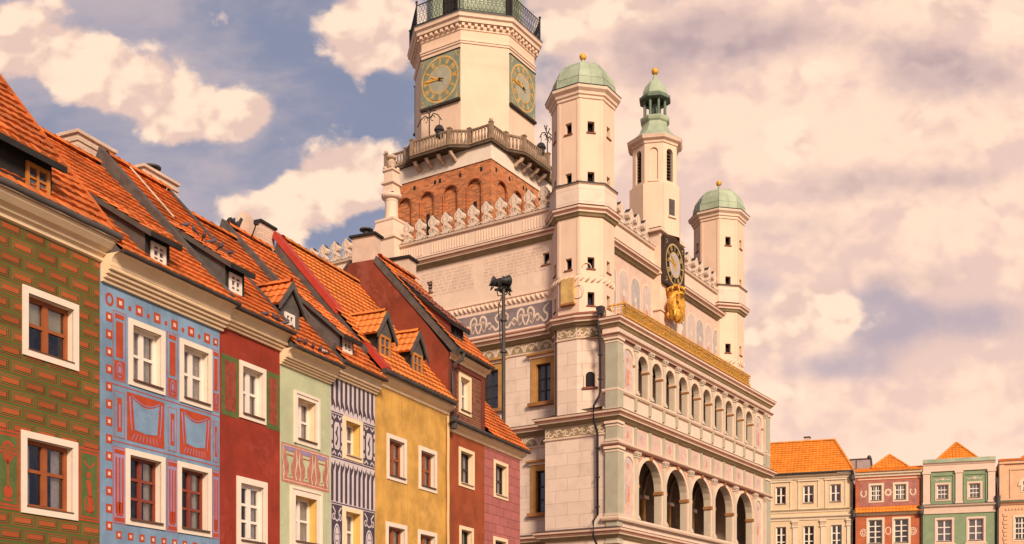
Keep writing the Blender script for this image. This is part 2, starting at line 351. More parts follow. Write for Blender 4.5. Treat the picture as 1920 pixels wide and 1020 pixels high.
# ------------------------------------------------------------------ mesh helpers
class MB:
    def __init__(s): s.v = []; s.f = []; s.m = []; s.t = []; s.sm = []; s.cut = [0]
    def part(s):
        """what follows is a mesh of its own"""
        if s.cut[-1] != len(s.f): s.cut.append(len(s.f))
    def add(s, pts, mat_, tint=0.5, smooth=False):
        i = len(s.v); s.v += [tuple(p) for p in pts]
        s.f.append(tuple(range(i, i + len(pts)))); s.m.append(mat_); s.t.append(tint); s.sm.append(smooth)
    def grid(s, rows, mat_, closed=False, smooth=True, tint=0.5):
        """rows of points joined into one surface"""
        i = len(s.v); n = len(rows[0])
        for r in rows: s.v += [tuple(p) for p in r]
        for a in range(len(rows) - 1):
            for b in range(n if closed else n - 1):
                c = (b + 1) % n
                s.f.append((i + a * n + b, i + a * n + c, i + (a + 1) * n + c, i + (a + 1) * n + b))
                s.m.append(mat_); s.t.append(tint); s.sm.append(smooth)
    def box(s, x0, x1, y0, y1, z0, z1, m, P=None):
        q = [(x, y, z) for z in (z0, z1) for y in (y0, y1) for x in (x0, x1)]
        if P: q = [P(*a) for a in q]
        i = len(s.v); s.v += q
        for f in ((0, 2, 3, 1), (4, 5, 7, 6), (0, 1, 5, 4), (2, 6, 7, 3), (0, 4, 6, 2), (1, 3, 7, 5)):
            s.f.append(tuple(i + k for k in f)); s.m.append(m); s.t.append(.5); s.sm.append(False)
    def extrude(s, poly, d0, d1, m, P, m_side=None):
        """poly in (a, b), between depths d0 and d1 of a facade P(a, b, d)"""
        s.add([P(a, b, d0) for a, b in poly], m); s.add([P(a, b, d1) for a, b in reversed(poly)], m)
        n = len(poly)
        for k in range(n):
            (a, b), (c, e) = poly[k], poly[(k + 1) % n]
            s.add([P(a, b, d0), P(a, b, d1), P(c, e, d1), P(c, e, d0)], m_side or m)
    def tube(s, path, r, m, n=6, cap=True, smooth=True):
        path = [Vector(p) for p in path]; rows = []
        rr = r if isinstance(r, (list, tuple)) else [r] * len(path)
        for k, p in enumerate(path):
            d = (path[min(k + 1, len(path) - 1)] - path[max(k - 1, 0)]).normalized()
            up = Vector((0, 0, 1)) if abs(d.z) < .95 else Vector((1, 0, 0))
            a = d.cross(up).normalized(); b = a.cross(d)
            rows.append([p + (a * math.cos(2 * math.pi * j / n) + b * math.sin(2 * math.pi * j / n)) * rr[k] for j in range(n)])
        s.grid(rows, m, closed=True, smooth=smooth)
        if cap: s.add(rows[0], m); s.add(rows[-1], m)
    def lathe(s, c, prof, n, m, rot=0.0, smooth=False, ms=None):
        """profile of (radius, z) turned round a vertical axis through c"""
        for k in range(len(prof) - 1):
            (r0, z0), (r1, z1) = prof[k], prof[k + 1]
            rows = [[(c[0] + r * math.cos(rot + 2 * math.pi * j / n), c[1] + r * math.sin(rot + 2 * math.pi * j / n), z) for j in range(n)] for r, z in ((r0, z0), (r1, z1))]
            s.grid(rows, ms[k] if ms else m, closed=True, smooth=smooth)
    def ball(s, c, r, m, n=12):
        s.lathe((c[0], c[1]), [(max(1e-4, r * math.sin(math.pi * k / 8)), c[2] - r * math.cos(math.pi * k / 8)) for k in range(9)], n, m, smooth=True)
    def sweep(s, path, prof, ms):
        """moulding: profile (outward, z) carried along a plan polyline; outward is to the right of travel"""
        n = len(path); offs = []
        for k in range(n):
            def nrm(i, j):
                dx_, dy_ = path[j][0] - path[i][0], path[j][1] - path[i][1]; l = math.hypot(dx_, dy_); return (dy_ / l, -dx_ / l)
            if k == 0: o = nrm(0, 1)
            elif k == n - 1: o = nrm(n - 2, n - 1)
            else:
                a, b = nrm(k - 1, k), nrm(k, k + 1); q = 1 + a[0] * b[0] + a[1] * b[1]
                o = ((a[0] + b[0]) / q, (a[1] + b[1]) / q)
            offs.append(o)
        rows = [[(path[k][0] + offs[k][0] * d, path[k][1] + offs[k][1] * d, z) for k in range(n)] for d, z in prof]
        for i in range(len(prof) - 1):
            s.grid([rows[i], rows[i + 1]], ms[i] if isinstance(ms, list) else ms, smooth=False)
        for e in (0, n - 1):
            s.add([rw[e] for rw in rows], ms[0] if isinstance(ms, list) else ms)
    def build(s, name, parent=None, loc=(0, 0, 0), rz=0.0):
        cuts = s.cut + [len(s.f)]; first = None
        if len(s.cut) == 1: return s.build_one(name, parent, loc, rz)
        for a, b in zip(cuts, cuts[1:]):
            if a == b: continue
            q = MB(); ix = {}
            for k in range(a, b):
                f = []
                for i in s.f[k]:
                    if i not in ix: ix[i] = len(q.v); q.v.append(s.v[i])
                    f.append(ix[i])
                q.f.append(tuple(f)); q.m.append(s.m[k]); q.t.append(s.t[k]); q.sm.append(s.sm[k])
            o = q.build_one(name, parent, loc, rz); first = first or o
        return first
    def build_one(s, name, parent=None, loc=(0, 0, 0), rz=0.0):
        me = bpy.data.meshes.new(name)
        me.from_pydata(s.v, [], s.f)
        mats = []
        for m in s.m:
            if m not in mats: mats.append(m)
        for m in mats: me.materials.append(m)
        ix = {m: i for i, m in enumerate(mats)}
        me.polygons.foreach_set('material_index', [ix[m] for m in s.m])
        me.polygons.foreach_set('use_smooth', s.sm)
        at = me.attributes.new('tint', 'FLOAT', 'FACE'); at.data.foreach_set('value', s.t)
        me.update()
        o = bpy.data.objects.new(name, me); col.objects.link(o)
        o.location = loc; o.rotation_euler = (0, 0, rz)
        if parent: o.parent = parent
        return o

def tag(o, label=None, cat=None, group=None, kind=None):
    for k, v in (('label', label), ('category', cat), ('group', group), ('kind', kind)):
        if v: o[k] = v
    return o

def thing(name, label, cat, loc=(0, 0, 0), rz=0.0, group=None):
    o = bpy.data.objects.new(name, None); col.objects.link(o)
    o.empty_display_size = .3; o.location = loc; o.rotation_euler = (0, 0, rz)
    return tag(o, label, cat, group)

def dup(o, loc, parent=None, rz=None):
    c = o.copy(); col.objects.link(c); c.location = loc; c.parent = parent
    if rz is not None: c.rotation_euler = (0, 0, rz)
    for ch in list(o.children):
        d = ch.copy(); col.objects.link(d); d.parent = c
    return c

def copy_part(o, dx_=0, dy_=0, dz_=0):
    c = o.copy(); col.objects.link(c); c.location = (o.location.x + dx_, o.location.y + dy_, o.location.z + dz_)
    return c

def holed(mb, P, rect, holes, m):
    """flat wall with rectangular openings"""
    a0, a1, b0, b1 = rect
    A = sorted({a0, a1, *[h[0] for h in holes], *[h[1] for h in holes]}); A = [a for a in A if a0 <= a <= a1]
    B = sorted({b0, b1, *[h[2] for h in holes], *[h[3] for h in holes]}); B = [b for b in B if b0 <= b <= b1]
    for i in range(len(A) - 1):
        for j in range(len(B) - 1):
            ca, cb = (A[i] + A[i + 1]) / 2, (B[j] + B[j + 1]) / 2
            if any(h[0] < ca < h[1] and h[2] < cb < h[3] for h in holes): continue
            mb.add([P(A[i], B[j], 0), P(A[i + 1], B[j], 0), P(A[i + 1], B[j + 1], 0), P(A[i], B[j + 1], 0)], m)

def reveal(mb, P, h, d, m, d0=0.0):
    a0, a1, b0, b1 = h
    for q in (((a0, b0), (a0, b1)), ((a1, b0), (a1, b1)), ((a0, b0), (a1, b0)), ((a0, b1), (a1, b1))):
        (p, r), (p2, r2) = q
        mb.add([P(p, r, d0), P(p2, r2, d0), P(p2, r2, d), P(p, r, d)], m)

def arch_pts(c, hw, spring, n=12, rise=1.0):
    return [(c - hw * math.cos(math.pi * k / n), spring + hw * rise * math.sin(math.pi * k / n)) for k in range(n + 1)]

def arch_wall(mb, P, a0, a1, b0, b1, arches, m, thick, m_in=None):
    """wall with round-headed openings (centre, half width, sill, spring)"""
    m_in = m_in or m; x = a0
    def q(p, d=0): return [P(a, b, d) for a, b in p]
    for c, hw, sill, spr in arches:
        mb.add(q([(x, b0), (c - hw, b0), (c - hw, b1), (x, b1)]), m)
        if sill > b0: mb.add(q([(c - hw, b0), (c + hw, b0), (c + hw, sill), (c - hw, sill)]), m)
        pts = arch_pts(c, hw, spr)
        for k in range(len(pts) - 1):
            (p, r), (p2, r2) = pts[k], pts[k + 1]
            mb.add(q([(p, r), (p2, r2), (p2, b1), (p, b1)]), m)
        if thick:
            ring = [(c - hw, sill)] + pts + [(c + hw, sill)]
            for k in range(len(ring)):
                (p, r), (p2, r2) = ring[k], ring[(k + 1) % len(ring)]
                mb.add([P(p, r, 0), P(p2, r2, 0), P(p2, r2, thick), P(p, r, thick)], m_in)
        x = c + hw
    mb.add(q([(x, b0), (a1, b0), (a1, b1), (x, b1)]), m)

def archivolt(mb, P, c, hw, spring, w, proud, m, legs=None):
    inn = arch_pts(c, hw, spring, 14); outr = arch_pts(c, hw + w, spring, 14)
    if legs is not None:
        inn = [(c - hw, legs)] + inn + [(c + hw, legs)]; outr = [(c - hw - w, legs)] + outr + [(c + hw + w, legs)]
    for k in range(len(inn) - 1):
        a, b, c2, d = inn[k], inn[k + 1], outr[k + 1], outr[k]
        mb.add([P(*a, -proud), P(*b, -proud), P(*c2, -proud), P(*d, -proud)], m)
        mb.add([P(*d, -proud), P(*c2, -proud), P(*c2, 0), P(*d, 0)], m)
        mb.add([P(*a, -proud), P(*b, -proud), P(*b, 0), P(*a, 0)], m)

class Deco(MB):
    """painted sheets lying a few millimetres off a facade"""
    def __init__(s, P, d=-.005): super().__init__(); s.P = P; s.d = d
    def rect(s, a0, a1, b0, b1, m, l=0): s.poly([(a0, b0), (a1, b0), (a1, b1), (a0, b1)], m, l)
    def poly(s, p, m, l=0): s.add([s.P(a, b, s.d - .004 * l) for a, b in p], m)
    def disc(s, c, d, ra, rb, m, l=0, n=14): s.poly([(c + ra * math.cos(2 * math.pi * k / n), d + rb * math.sin(2 * math.pi * k / n)) for k in range(n)], m, l)
    def ring(s, c, d, ra, rb, w, m, l=0, n=16):
        for k in range(n):
            t0, t1 = 2 * math.pi * k / n, 2 * math.pi * (k + 1) / n
            s.poly([(c + ra * math.cos(t0), d + rb * math.sin(t0)), (c + ra * math.cos(t1), d + rb * math.sin(t1)),
                    (c + (ra - w) * math.cos(t1), d + (rb - w) * math.sin(t1)), (c + (ra - w) * math.cos(t0), d + (rb - w) * math.sin(t0))], m, l)
    def frame(s, a0, a1, b0, b1, w, m, l=0):
        s.rect(a0, a1, b0, b0 + w, m, l); s.rect(a0, a1, b1 - w, b1, m, l); s.rect(a0, a0 + w, b0 + w, b1 - w, m, l); s.rect(a1 - w, a1, b0 + w, b1 - w, m, l)
    def curve(s, pts, w, m, l=0, n=5):
        """smooth brush stroke through the points"""
        q, ww = [], []
        for k in range(len(pts) - 1):
            a, b, c, d = pts[max(0, k - 1)], pts[k], pts[k + 1], pts[min(len(pts) - 1, k + 2)]
            for i in range(n):
                t = i / n
                q.append(tuple(.5 * (2 * b[j] + (c[j] - a[j]) * t + (2 * a[j] - 5 * b[j] + 4 * c[j] - d[j]) * t * t + (3 * b[j] - a[j] - 3 * c[j] + d[j]) * t ** 3) for j in (0, 1)))
                ww.append(w[k] + (w[k + 1] - w[k]) * t if isinstance(w, (list, tuple)) else w)
        q.append(pts[-1]); ww.append(w[-1] if isinstance(w, (list, tuple)) else w)
        s.line(q, ww, m, l)
    def line(s, pts, w, m, l=0):
        """brush stroke of width w (a number or one per point)"""
        n = len(pts); L, Rr = [], []
        for k in range(n):
            a, b = pts[max(0, k - 1)], pts[min(n - 1, k + 1)]
            tx, ty = b[0] - a[0], b[1] - a[1]; q = math.hypot(tx, ty) or 1
            ww = (w[k] if isinstance(w, (list, tuple)) else w) / 2
            L.append((pts[k][0] - ty / q * ww, pts[k][1] + tx / q * ww)); Rr.append((pts[k][0] + ty / q * ww, pts[k][1] - tx / q * ww))
        for k in range(n - 1): s.poly([L[k], L[k + 1], Rr[k + 1], Rr[k]], m, l)

def tiles(mb, O, A, B, W, L, m, tw=.22, th=.32, amp=.035, lift=.03, stagger=False, lo=None, hi=None, seed=1, samples=4, jit=.35):
    """rows of clay pantiles: O eave corner, A along the eave, B up the slope; lo(s), hi(s) trim hips"""
    r = random.Random(seed); O, A, B = Vector(O), Vector(A).normalized(), Vector(B).normalized()
    N = A.cross(B).normalized()
    if N.z < 0: N = -N
    rows = max(1, round(L / th)); th = L / rows; cols = max(1, round(W / tw)); tw = W / cols
    shape = [(.0, .0), (.22, .75), (.45, 1.0), (.72, .65)] if samples == 4 else [(0, 0), (.5, 1)]
    for i in range(rows):
        s0, s1 = i * th, (i + 1) * th
        sh = .5 * tw if (stagger and i % 2) else 0
        xs = []
        for c in range(-1, cols + 1):
            jl = 1 + (r.random() - .5) * jit; tn = r.random(); dz_ = (r.random() - .5) * .02 * jit * 3; js = (r.random() - .5) * .03 * jit * 2
            for f, h in shape: xs.append((c * tw + f * tw + sh, h * amp * jl + dz_ * .4, tn, js))
        l0, h0 = (lo(s0) if lo else 0), (hi(s0) if hi else W)
        l1, h1 = (lo(s1) if lo else 0), (hi(s1) if hi else W)
        def pt(x, s, off, a, b): return O + A * min(max(x, a), b) + B * s + N * off
        for k in range(len(xs) - 1):
            (x, w0, tn, js), (x2, w1, _, js2) = xs[k], xs[k + 1]
            if x2 <= min(l0, l1) or x >= max(h0, h1): continue
            e0 = max(0, s0 + js) if i else s0 - .04
            q = [pt(x, e0, lift + w0, l0, h0), pt(x2, e0, lift + w1, l0, h0), pt(x2, s1 + .012, w1 * .8, l1, h1), pt(x, s1 + .012, w0 * .8, l1, h1)]
            mb.add(q, m, tn)
            mb.add([pt(x, e0, -.02, l0, h0), pt(x2, e0, -.02, l0, h0), q[1], q[0]], m, tn * .8)

def ridge(mb, p, q, r, m, step=.36):
    p, q = Vector(p), Vector(q); n = max(1, round((q - p).length / step))
    for k in range(n):
        a, b = p.lerp(q, k / n), p.lerp(q, (k + 1.08) / n)
        d = (b - a).normalized(); s_ = d.cross(Vector((0, 0, 1))).normalized(); u = s_.cross(d)
        tn = rnd.random()
        pr = [[c + s_ * (rr * math.cos(t)) + u * (rr * math.sin(t)) for t in [math.pi * j / 6 for j in range(7)]] for c, rr in ((a, r * 1.12), (b, r * .95))]
        mb.grid(pr, m, smooth=False, tint=tn)

def window(parent, P, a0, a1, b0, b1, trim=.11, m_trim=None, m_frame=None, cols=2, rows=2, dep=.17, curtain='sides', m_sill=None, sill=.04, proud=.03, glass=None, frame=.055, bar=.028, transom=None, moulded=False, m_rev=None):
    """window as a part of its house: sashes; surround, pane, sill and curtain are its sub-parts"""
    m_trim = m_trim or M_creamw; m_frame = m_frame or M_frame_w
    h = (a0 + trim, a1 - trim, b0 + trim, b1 - trim)
    w = MB(); f = frame
    for (p, q, r, t) in ((h[0], h[0] + f, h[2], h[3]), (h[1] - f, h[1], h[2], h[3])): w.box(p, q, r, t, dep - .03, dep + .05, m_frame, P)
    for (r, t) in ((h[2], h[2] + f), (h[3] - f, h[3])): w.box(h[0] + f, h[1] - f, r, t, dep - .028, dep + .05, m_frame, P)
    ia0, ia1, ib0, ib1 = h[0] + f, h[1] - f, h[2] + f, h[3] - f
    for k in range(1, cols):
        c = ia0 + (ia1 - ia0) * k / cols; bw = f * .8 if (cols == 2 or k == cols / 2) else bar / 2
        w.box(c - bw, c + bw, ib0, ib1, dep - .036, dep + .04, m_frame, P)
    for k in range(1, rows):
        fr_ = (transom if (transom and rows == 2) else k / rows)
        c = ib0 + (ib1 - ib0) * fr_
        w.box(ia0, ia1, c - bar, c + bar, dep - .022, dep + .03, m_frame, P)
    o = w.build('window', parent)
    s = MB()
    if trim > 0:
        for q in (((a0, h[0]), (b0, b1)), ((h[1], a1), (b0, b1)), ((h[0], h[1]), (b0, h[2])), ((h[0], h[1]), (h[3], b1))):
            s.box(q[0][0], q[0][1], q[1][0], q[1][1], -proud, .02, m_trim, P)
        if moulded:
            e = .03
            for q in (((a0 - e, a0 + .035), (b0, b1 + e)), ((a1 - .035, a1 + e), (b0, b1 + e)), ((a0 + .035, a1 - .035), (b1 - .035, b1 + e))):
                s.box(q[0][0], q[0][1], q[1][0], q[1][1], -proud - .025, .01, m_trim, P)
    reveal(s, P, h, dep + .03, m_rev or m_trim)
    s.build('surround', o)
    g = MB(); g.add([P(ia0, ib0, dep + .01), P(ia1, ib0, dep + .01), P(ia1, ib1, dep + .01), P(ia0, ib1, dep + .01)], glass or M_glass)
    g.build('pane', o)
    if curtain:
        c = MB(); wd = ia1 - ia0
        spans = {'sides': ((0, .24), (.76, 1)), 'full': ((0, 1),), 'left': ((0, .42),), 'right': ((.55, 1),), 'blind': ((0, 1),)}[curtain]
        for s0, s1 in spans:
            n = max(3, int((s1 - s0) * wd / .045)); top = ib1; bot = ib0 if curtain != 'blind' else ib0 + (ib1 - ib0) * .52
            rows_ = [[P(ia0 + wd * (s0 + (s1 - s0) * k / n), z, dep + .07 + (0.018 * math.sin(k * 2.1) if curtain != 'blind' else 0)) for k in range(n + 1)] for z in (bot, top)]
            c.grid(rows_, M_blind if curtain == 'blind' else M_curtain, smooth=True)
        c.build('blind' if curtain == 'blind' else 'curtain', o)
    if m_sill:
        k = MB(); k.box(h[0] - .01, h[1] + .01, h[2] - .012, h[2] + .018, -.035 - sill, dep - .04, m_sill, P); k.build('sill', o)
    return h

# ------------------------------------------------------------------ ground
g = MB(); g.add([(-900, -300, 0), (900, -300, 0), (900, 1600, 0), (-900, 1600, 0)], M_ground)
tag(g.build('ground'), kind='structure')

# ------------------------------------------------------------------ the row of narrow merchants' houses
H_ANG = R(66.1476); H_O = (0.284, 40.0); H_D = (math.cos(H_ANG), math.sin(H_ANG))
HU = {}

def house(name, label, u0, u1, m_wall, eave, holes, back=8.0):
    root = thing(name, label, 'house', (H_O[0] + H_D[0] * u0, H_O[1] + H_D[1] * u0, 0), H_ANG, 'narrow painted houses in the row')
    P = lambda a, b, d: (a - u0, d, b)
    w = MB()
    holed(w, P, (u0 + .004, u1 - .004, 0, eave), holes, m_wall)
    for a in (u0 + .004, u1 - .004): w.add([P(a, 0, 0), P(a, 0, back), P(a, eave, back), P(a, eave, 0)], m_wall)
    w.add([P(u0 + .004, 0, back), P(u1 - .004, 0, back), P(u1 - .004, eave, back), P(u0 + .004, eave, back)], m_wall)
    w.build('wall', root)
    return root, P

def hole(a0, a1, b0, b1, t): return (a0 + t, a1 - t, b0 + t, b1 - t)

def roof(root, P, u0, u1, eave, rdg, m, tw, th, amp, back=8.0, seed=1, stagger=False, flare=0.0, lift=.03, ridge_m=None, jit=.35):
    """eave and rdg are (depth, z)"""
    t = MB(); d = Vector((0, rdg[0] - eave[0], rdg[1] - eave[1])); L = d.length
    tiles(t, P(u0, eave[1], eave[0]), (1, 0, 0), d, u1 - u0, L, m, tw, th, amp, lift, stagger, seed=seed, jit=jit)
    t.add([P(u0, rdg[1], rdg[0]), P(u1, rdg[1], rdg[0]), P(u1, eave[1] - .3, back), P(u0, eave[1] - .3, back)], m)
    for a in (u0 + .02, u1 - .02):
        t.add([P(a, eave[1] - .06, eave[0] + .02), P(a, eave[1] - .02, eave[0] + .02), P(a, rdg[1] - .03, rdg[0]), P(a, eave[1] - .3, back), P(a, eave[1] - .5, back), P(a, eave[1] - .5, .03), P(a, eave[1] - .06, .03)], M_slate)
    t.add([P(u0, eave[1] - .05, eave[0]), P(u1, eave[1] - .05, eave[0]), P(u1, eave[1] - .05, .02), P(u0, eave[1] - .05, .02)], M_slated)
    o = t.build('roof', root)
    r = MB(); ridge(r, P(u0, rdg[1] + .02, rdg[0]), P(u1, rdg[1] + .02, rdg[0]), .11, ridge_m or m); r.build('ridge_tiles', o)
    return o

def cornice(root, P, u0, u1, prof, ms, u_off):
    c = MB(); c.sweep([(u0 - u_off, 0), (u1 - u_off, 0)], prof, ms); c.build('cornice', root)

def gutter(root, P, u0, u1, d, z, r=.055, m=None):
    c = MB(); n = 10
    pts = [P(u0 + (u1 - u0) * k / n, z + (0.008 if k % 2 else 0), d) for k in range(n + 1)]
    c.tube(pts, r, m or M_darklead, 8); c.build('gutter', root)

def verge(root, P, u0, u1, path, up, down, m, name='verge', m_top=None):
    """raised party wall or board along a roof edge; path of (depth, z)"""
    v = MB(); n = len(path)
    top = [(d - up * .5, z + up) for d, z in path]; bot = [(d + down * .4, z - down) for d, z in path]
    for k in range(n - 1):
        for a in (u0, u1): v.add([P(a, top[k][1], top[k][0]), P(a, top[k + 1][1], top[k + 1][0]), P(a, bot[k + 1][1], bot[k + 1][0]), P(a, bot[k][1], bot[k][0])], m)
        for q in (top, bot): v.add([P(u0, q[k][1], q[k][0]), P(u1, q[k][1], q[k][0]), P(u1, q[k + 1][1], q[k + 1][0]), P(u0, q[k + 1][1], q[k + 1][0])], m_top or m)
    for k in (0, n - 1): v.add([P(u0, top[k][1], top[k][0]), P(u1, top[k][1], top[k][0]), P(u1, bot[k][1], bot[k][0]), P(u0, bot[k][1], bot[k][0])], m)
    return v.build(name, root)

def lerp2(a, b, n): return [(a[0] + (b[0] - a[0]) * k / n, a[1] + (b[1] - a[1]) * k / n) for k in range(n + 1)]

def dormer_window(par, P, a0, a1, b0, b1, d, m_frame, rows=2, w=.07, cols=2, glass=None):
    f = MB()
    f.box(a0, a0 + w, b0, b1, d - .03, d + .05, m_frame, P); f.box(a1 - w, a1, b0, b1, d - .03, d + .05, m_frame, P)
    f.box(a0 + w, a1 - w, b0, b0 + w, d - .028, d + .05, m_frame, P); f.box(a0 + w, a1 - w, b1 - w, b1, d - .028, d + .05, m_frame, P)
    for k in range(1, cols):
        c = a0 + (a1 - a0) * k / cols; f.box(c - w * .3, c + w * .3, b0 + w, b1 - w, d - .026, d + .03, m_frame, P)
    for k in range(1, rows):
        c = b0 + (b1 - b0) * k / rows; f.box(a0 + w, a1 - w, c - w * .25, c + w * .25, d - .02, d + .03, m_frame, P)
    f.build('window_frame', par)
    g = MB(); g.add([P(a0 + w, b0 + w, d + .012), P(a1 - w, b0 + w, d + .012), P(a1 - w, b1 - w, d + .012), P(a0 + w, b1 - w, d + .012)], glass or M_glass_g)
    g.build('pane', par)

def shed_dormer(root, P, a0, a1, d, zb, zf, apex, win, m_cheek, m_tile, m_frame, over=.22, fascia=.12, rows=2, thick=.05, m_fascia=None, tile_tint=5):
    """low dormer with a lean-to roof: front at depth d from zb to zf, roof running back to apex (depth, z)"""
    m_fascia = m_fascia or m_cheek
    b = MB()
    hl = (win[0] - .01, win[1] + .01, win[2] - .01, win[3] + .01)
    holed(b, lambda a, z, q: P(a, z, d + q), (a0, a1, zb, zf), [hl], M_slated)
    reveal(b, lambda a, z, q: P(a, z, d + q), hl, .1, M_slated)
    for a in (a0, a1):
        b.add([P(a, zb - .03, d), P(a, zf, d), P(a, apex[1], apex[0])], m_cheek)
        n = 5                                   # board along the top of the cheek
    b.add([P(a0, zb, d + .5), P(a1, zb, d + .5), P(a1, zf, d + .5), P(a0, zf, d + .5)], M_dark)
    o = b.build('dormer', root)
    sl = Vector((0, apex[0] - d, apex[1] - zf)); k = over / sl.length
    df, zo = d - sl.y * k, zf - sl.z * k
    t = MB(); up = .05
    sd_ = Vector((0, apex[0] - df, apex[1] - zo))
    tiles(t, P(a0 - .10, zo + up, df), (1, 0, 0), sd_, a1 - a0 + .20, sd_.length, m_tile, .22, .3, .03, .03, seed=tile_tint)
    t.build('dormer_roof', o)
    e = MB()
    for x0, x1 in ((a0 - .09, a0 - .012), (a1 + .012, a1 + .09)):
        pl = [(df - .02, zo + up), (apex[0] + .05, apex[1] + up), (apex[0] + .05, apex[1] + up - fascia), (df - .02, zo + up - fascia)]
        e.add([P(x0, z, q) for q, z in pl], m_fascia); e.add([P(x1, z, q) for q, z in pl], m_fascia)
        for i in range(4):
            (q, z), (q2, z2) = pl[i], pl[(i + 1) % 4]; e.add([P(x0, z, q), P(x1, z, q), P(x1, z2, q2), P(x0, z2, q2)], m_fascia)
    e.box(a0 - .09, a1 + .09, zo + up - fascia, zo + up - .01, df - .045, df - .02, M_slated, P)
    e.add([P(a0 - .09, zo + up - fascia, df), P(a1 + .09, zo + up - fascia, df), P(a1 + .09, zf - .02, d - .002), P(a0 - .09, zf - .02, d - .002)], M_slated)
    e.build('fascia', o)
    dormer_window(o, P, *win, d, m_frame, rows)
    return o

def gable_dormer(root, P, a0, a1, d, zb, zfoot, zap, back, win, m_tile, m_frame, over=.28, rows=2, seed=3, barge=.13):
    c = (a0 + a1) / 2
    b = MB(); q = lambda a, z, e: P(a, z, d + e)
    hl = (win[0] - .01, win[1] + .01, win[2] - .01, win[3] + .01)
    holed(b, q, (a0, a1, zb, zfoot), [hl], M_slate)
    reveal(b, q, hl, .09, M_slated)
    b.add([q(a0, zfoot, 0), q(a1, zfoot, 0), q(c, zap, 0)], M_slate)
    for a in (a0, a1): b.add([P(a, zb, d), P(a, zfoot, d), P(a, zfoot, d + back), P(a, zb, d + back)], M_slated)
    b.add([P(a0, zb, d + .4), P(a1, zb, d + .4), P(a1, zfoot, d + .4), P(a0, zfoot, d + .4)], M_dark)
    o = b.build('dormer', root)
    sl = (zap - zfoot) / ((a1 - a0) / 2); ex = .13
    t = MB()
    for sg in (-1, 1):
        ea = c + sg * ((a1 - a0) / 2 + ex); ez = zfoot - sl * ex + .05
        A = (0, 1, 0); B = Vector((c - ea, 0, zap + .05 - ez))
        tiles(t, P(ea, ez, d - over), A, B, back + over, B.length, m_tile, .2, .26, .03, .028, seed=seed + sg)
        t.add([P(ea, ez - .03, d - over), P(ea, ez - .03, d + back), P(c, zap - .02, d + back), P(c, zap - .02, d - over)], M_slated)
    t.build('dormer_roof', o)
    r = MB(); ridge(r, P(c, zap + .07, d - over), P(c, zap + .07, d + back), .085, m_tile); r.build('ridge_tiles', o)
    e = MB()
    for sg in (-1, 1):
        ea = c + sg * ((a1 - a0) / 2 + ex + .03); ez = zfoot - sl * (ex + .03) + .06
        pl = [(ea, ez), (c, zap + .09), (c, zap + .09 - barge * 1.5), (ea, ez - barge)]
        e.extrude(pl, d - over - .05, d - over, M_slate, P)
    e.build('barge_board', o)
    dormer_window(o, P, *win, d, m_frame, rows)
    return o

def chimney(root, P, a0, a1, d0, d1, z0, z1, m, m_cap, capw=.06, bands=1, pot=False):
    c = MB(); c.box(a0, a1, z0, z1, d0, d1, m, P); o = c.build('chimney', root)
    k = MB()
    for i in range(bands):
        e = capw * (1 if i == 0 else .55); zt = z1 - i * .17
        k.box(a0 - e, a1 + e, zt - .05, zt + .02, d0 - e, d1 + e, m_cap, P)
    if pot:
        x, y, z = P((a0 + a1) / 2, z1, (d0 + d1) / 2)
        k.lathe((x, y), [(.02, z + .30), (.22, z + .24), (.22, z + .20), (.10, z + .20), (.10, z)], 12, M_darklead, smooth=True)
    k.build('chimney_cap', o)
    return o

def prof_steps(z0, z1, out_, n, cove=.45):
    """stepped lower mouldings under a flaring cove"""
    p = [(0, z0)]; zc = z0 + (z1 - z0) * (1 - cove); oc = out_ * .55
    for k in range(n):
        za = z0 + (zc - z0) * k / n; zb_ = z0 + (zc - z0) * (k + .8) / n; o_ = oc * (k + 1) / n
        p += [(o_, za), (o_ + .012, (za + zb_) / 2), (o_, zb_), (o_ - .02, zb_ + .01)]
    for k in range(6):
        t = k / 5; p.append((oc + (out_ - oc) * (1 - math.cos(t * math.pi / 2)), zc + (z1 - zc) * math.sin(t * math.pi / 2) * .999))
    p += [(out_ + .01, z1), (0, z1 + .005)]
    return p

# ---- green rusticated house
t = .12
gw = [(-21.97, -20.67, 7.04, 8.27), (-22.0, -20.69, 4.26, 5.71), (-24.6, -23.3, 7.04, 8.27), (-24.6, -23.3, 4.26, 5.71)]
root, P = house('narrow_house', 'green and brown sgraffito house of painted blocks, tall steep tiled roof, at the left edge', -26.0, -20.12, M_greenbrick, 9.7, [hole(*w, t) for w in gw])
for k, w in enumerate(gw):
    window(root, P, *w, trim=t, m_frame=M_frame_b, cols=2, rows=2, transom=.56 if w[2] < 6 else .5, dep=.16, curtain='blind' if k % 2 == 0 else 'sides', m_sill=M_sill, frame=.075, bar=.03, sill=.0)
cornice(root, P, -26, -20.06, [(0, 9.26), (.06, 9.28), (.07, 9.36), (.14, 9.38), (.15, 9.43), (.25, 9.47), (.34, 9.56), (.36, 9.62), (0, 9.625)], M_corn, -26)
c = MB(); c.box(-26, -20.04, 9.625, 9.70, -.42, 0, M_stone, P); c.tube([P(-26 + k * .5, 9.70 + (.01 if k % 2 else 0), -.40) for k in range(13)], .075, M_greyrender, 8); c.build('gutter', root)
verge(root, P, -20.2, -20.12, lerp2((-.36, 9.80), (3.9, 14.88), 6), .05, .10, M_tile_old, 'verge')
roof(root, P, -26, -20.16, (-.40, 9.74), (3.9, 14.85), M_tile_old, .22, .27, .014, seed=11, stagger=True, lift=.045, jit=.7)
o = shed_dormer(root, P, -24.6, -21.54, -.25, 9.80, 10.53, (1.25, 11.42), (-22.13, -21.6, 9.84, 10.34), M_slated, M_tile_old, M_frame_o, over=.27, fascia=.12, m_fascia=M_slate)
d = Deco(P)
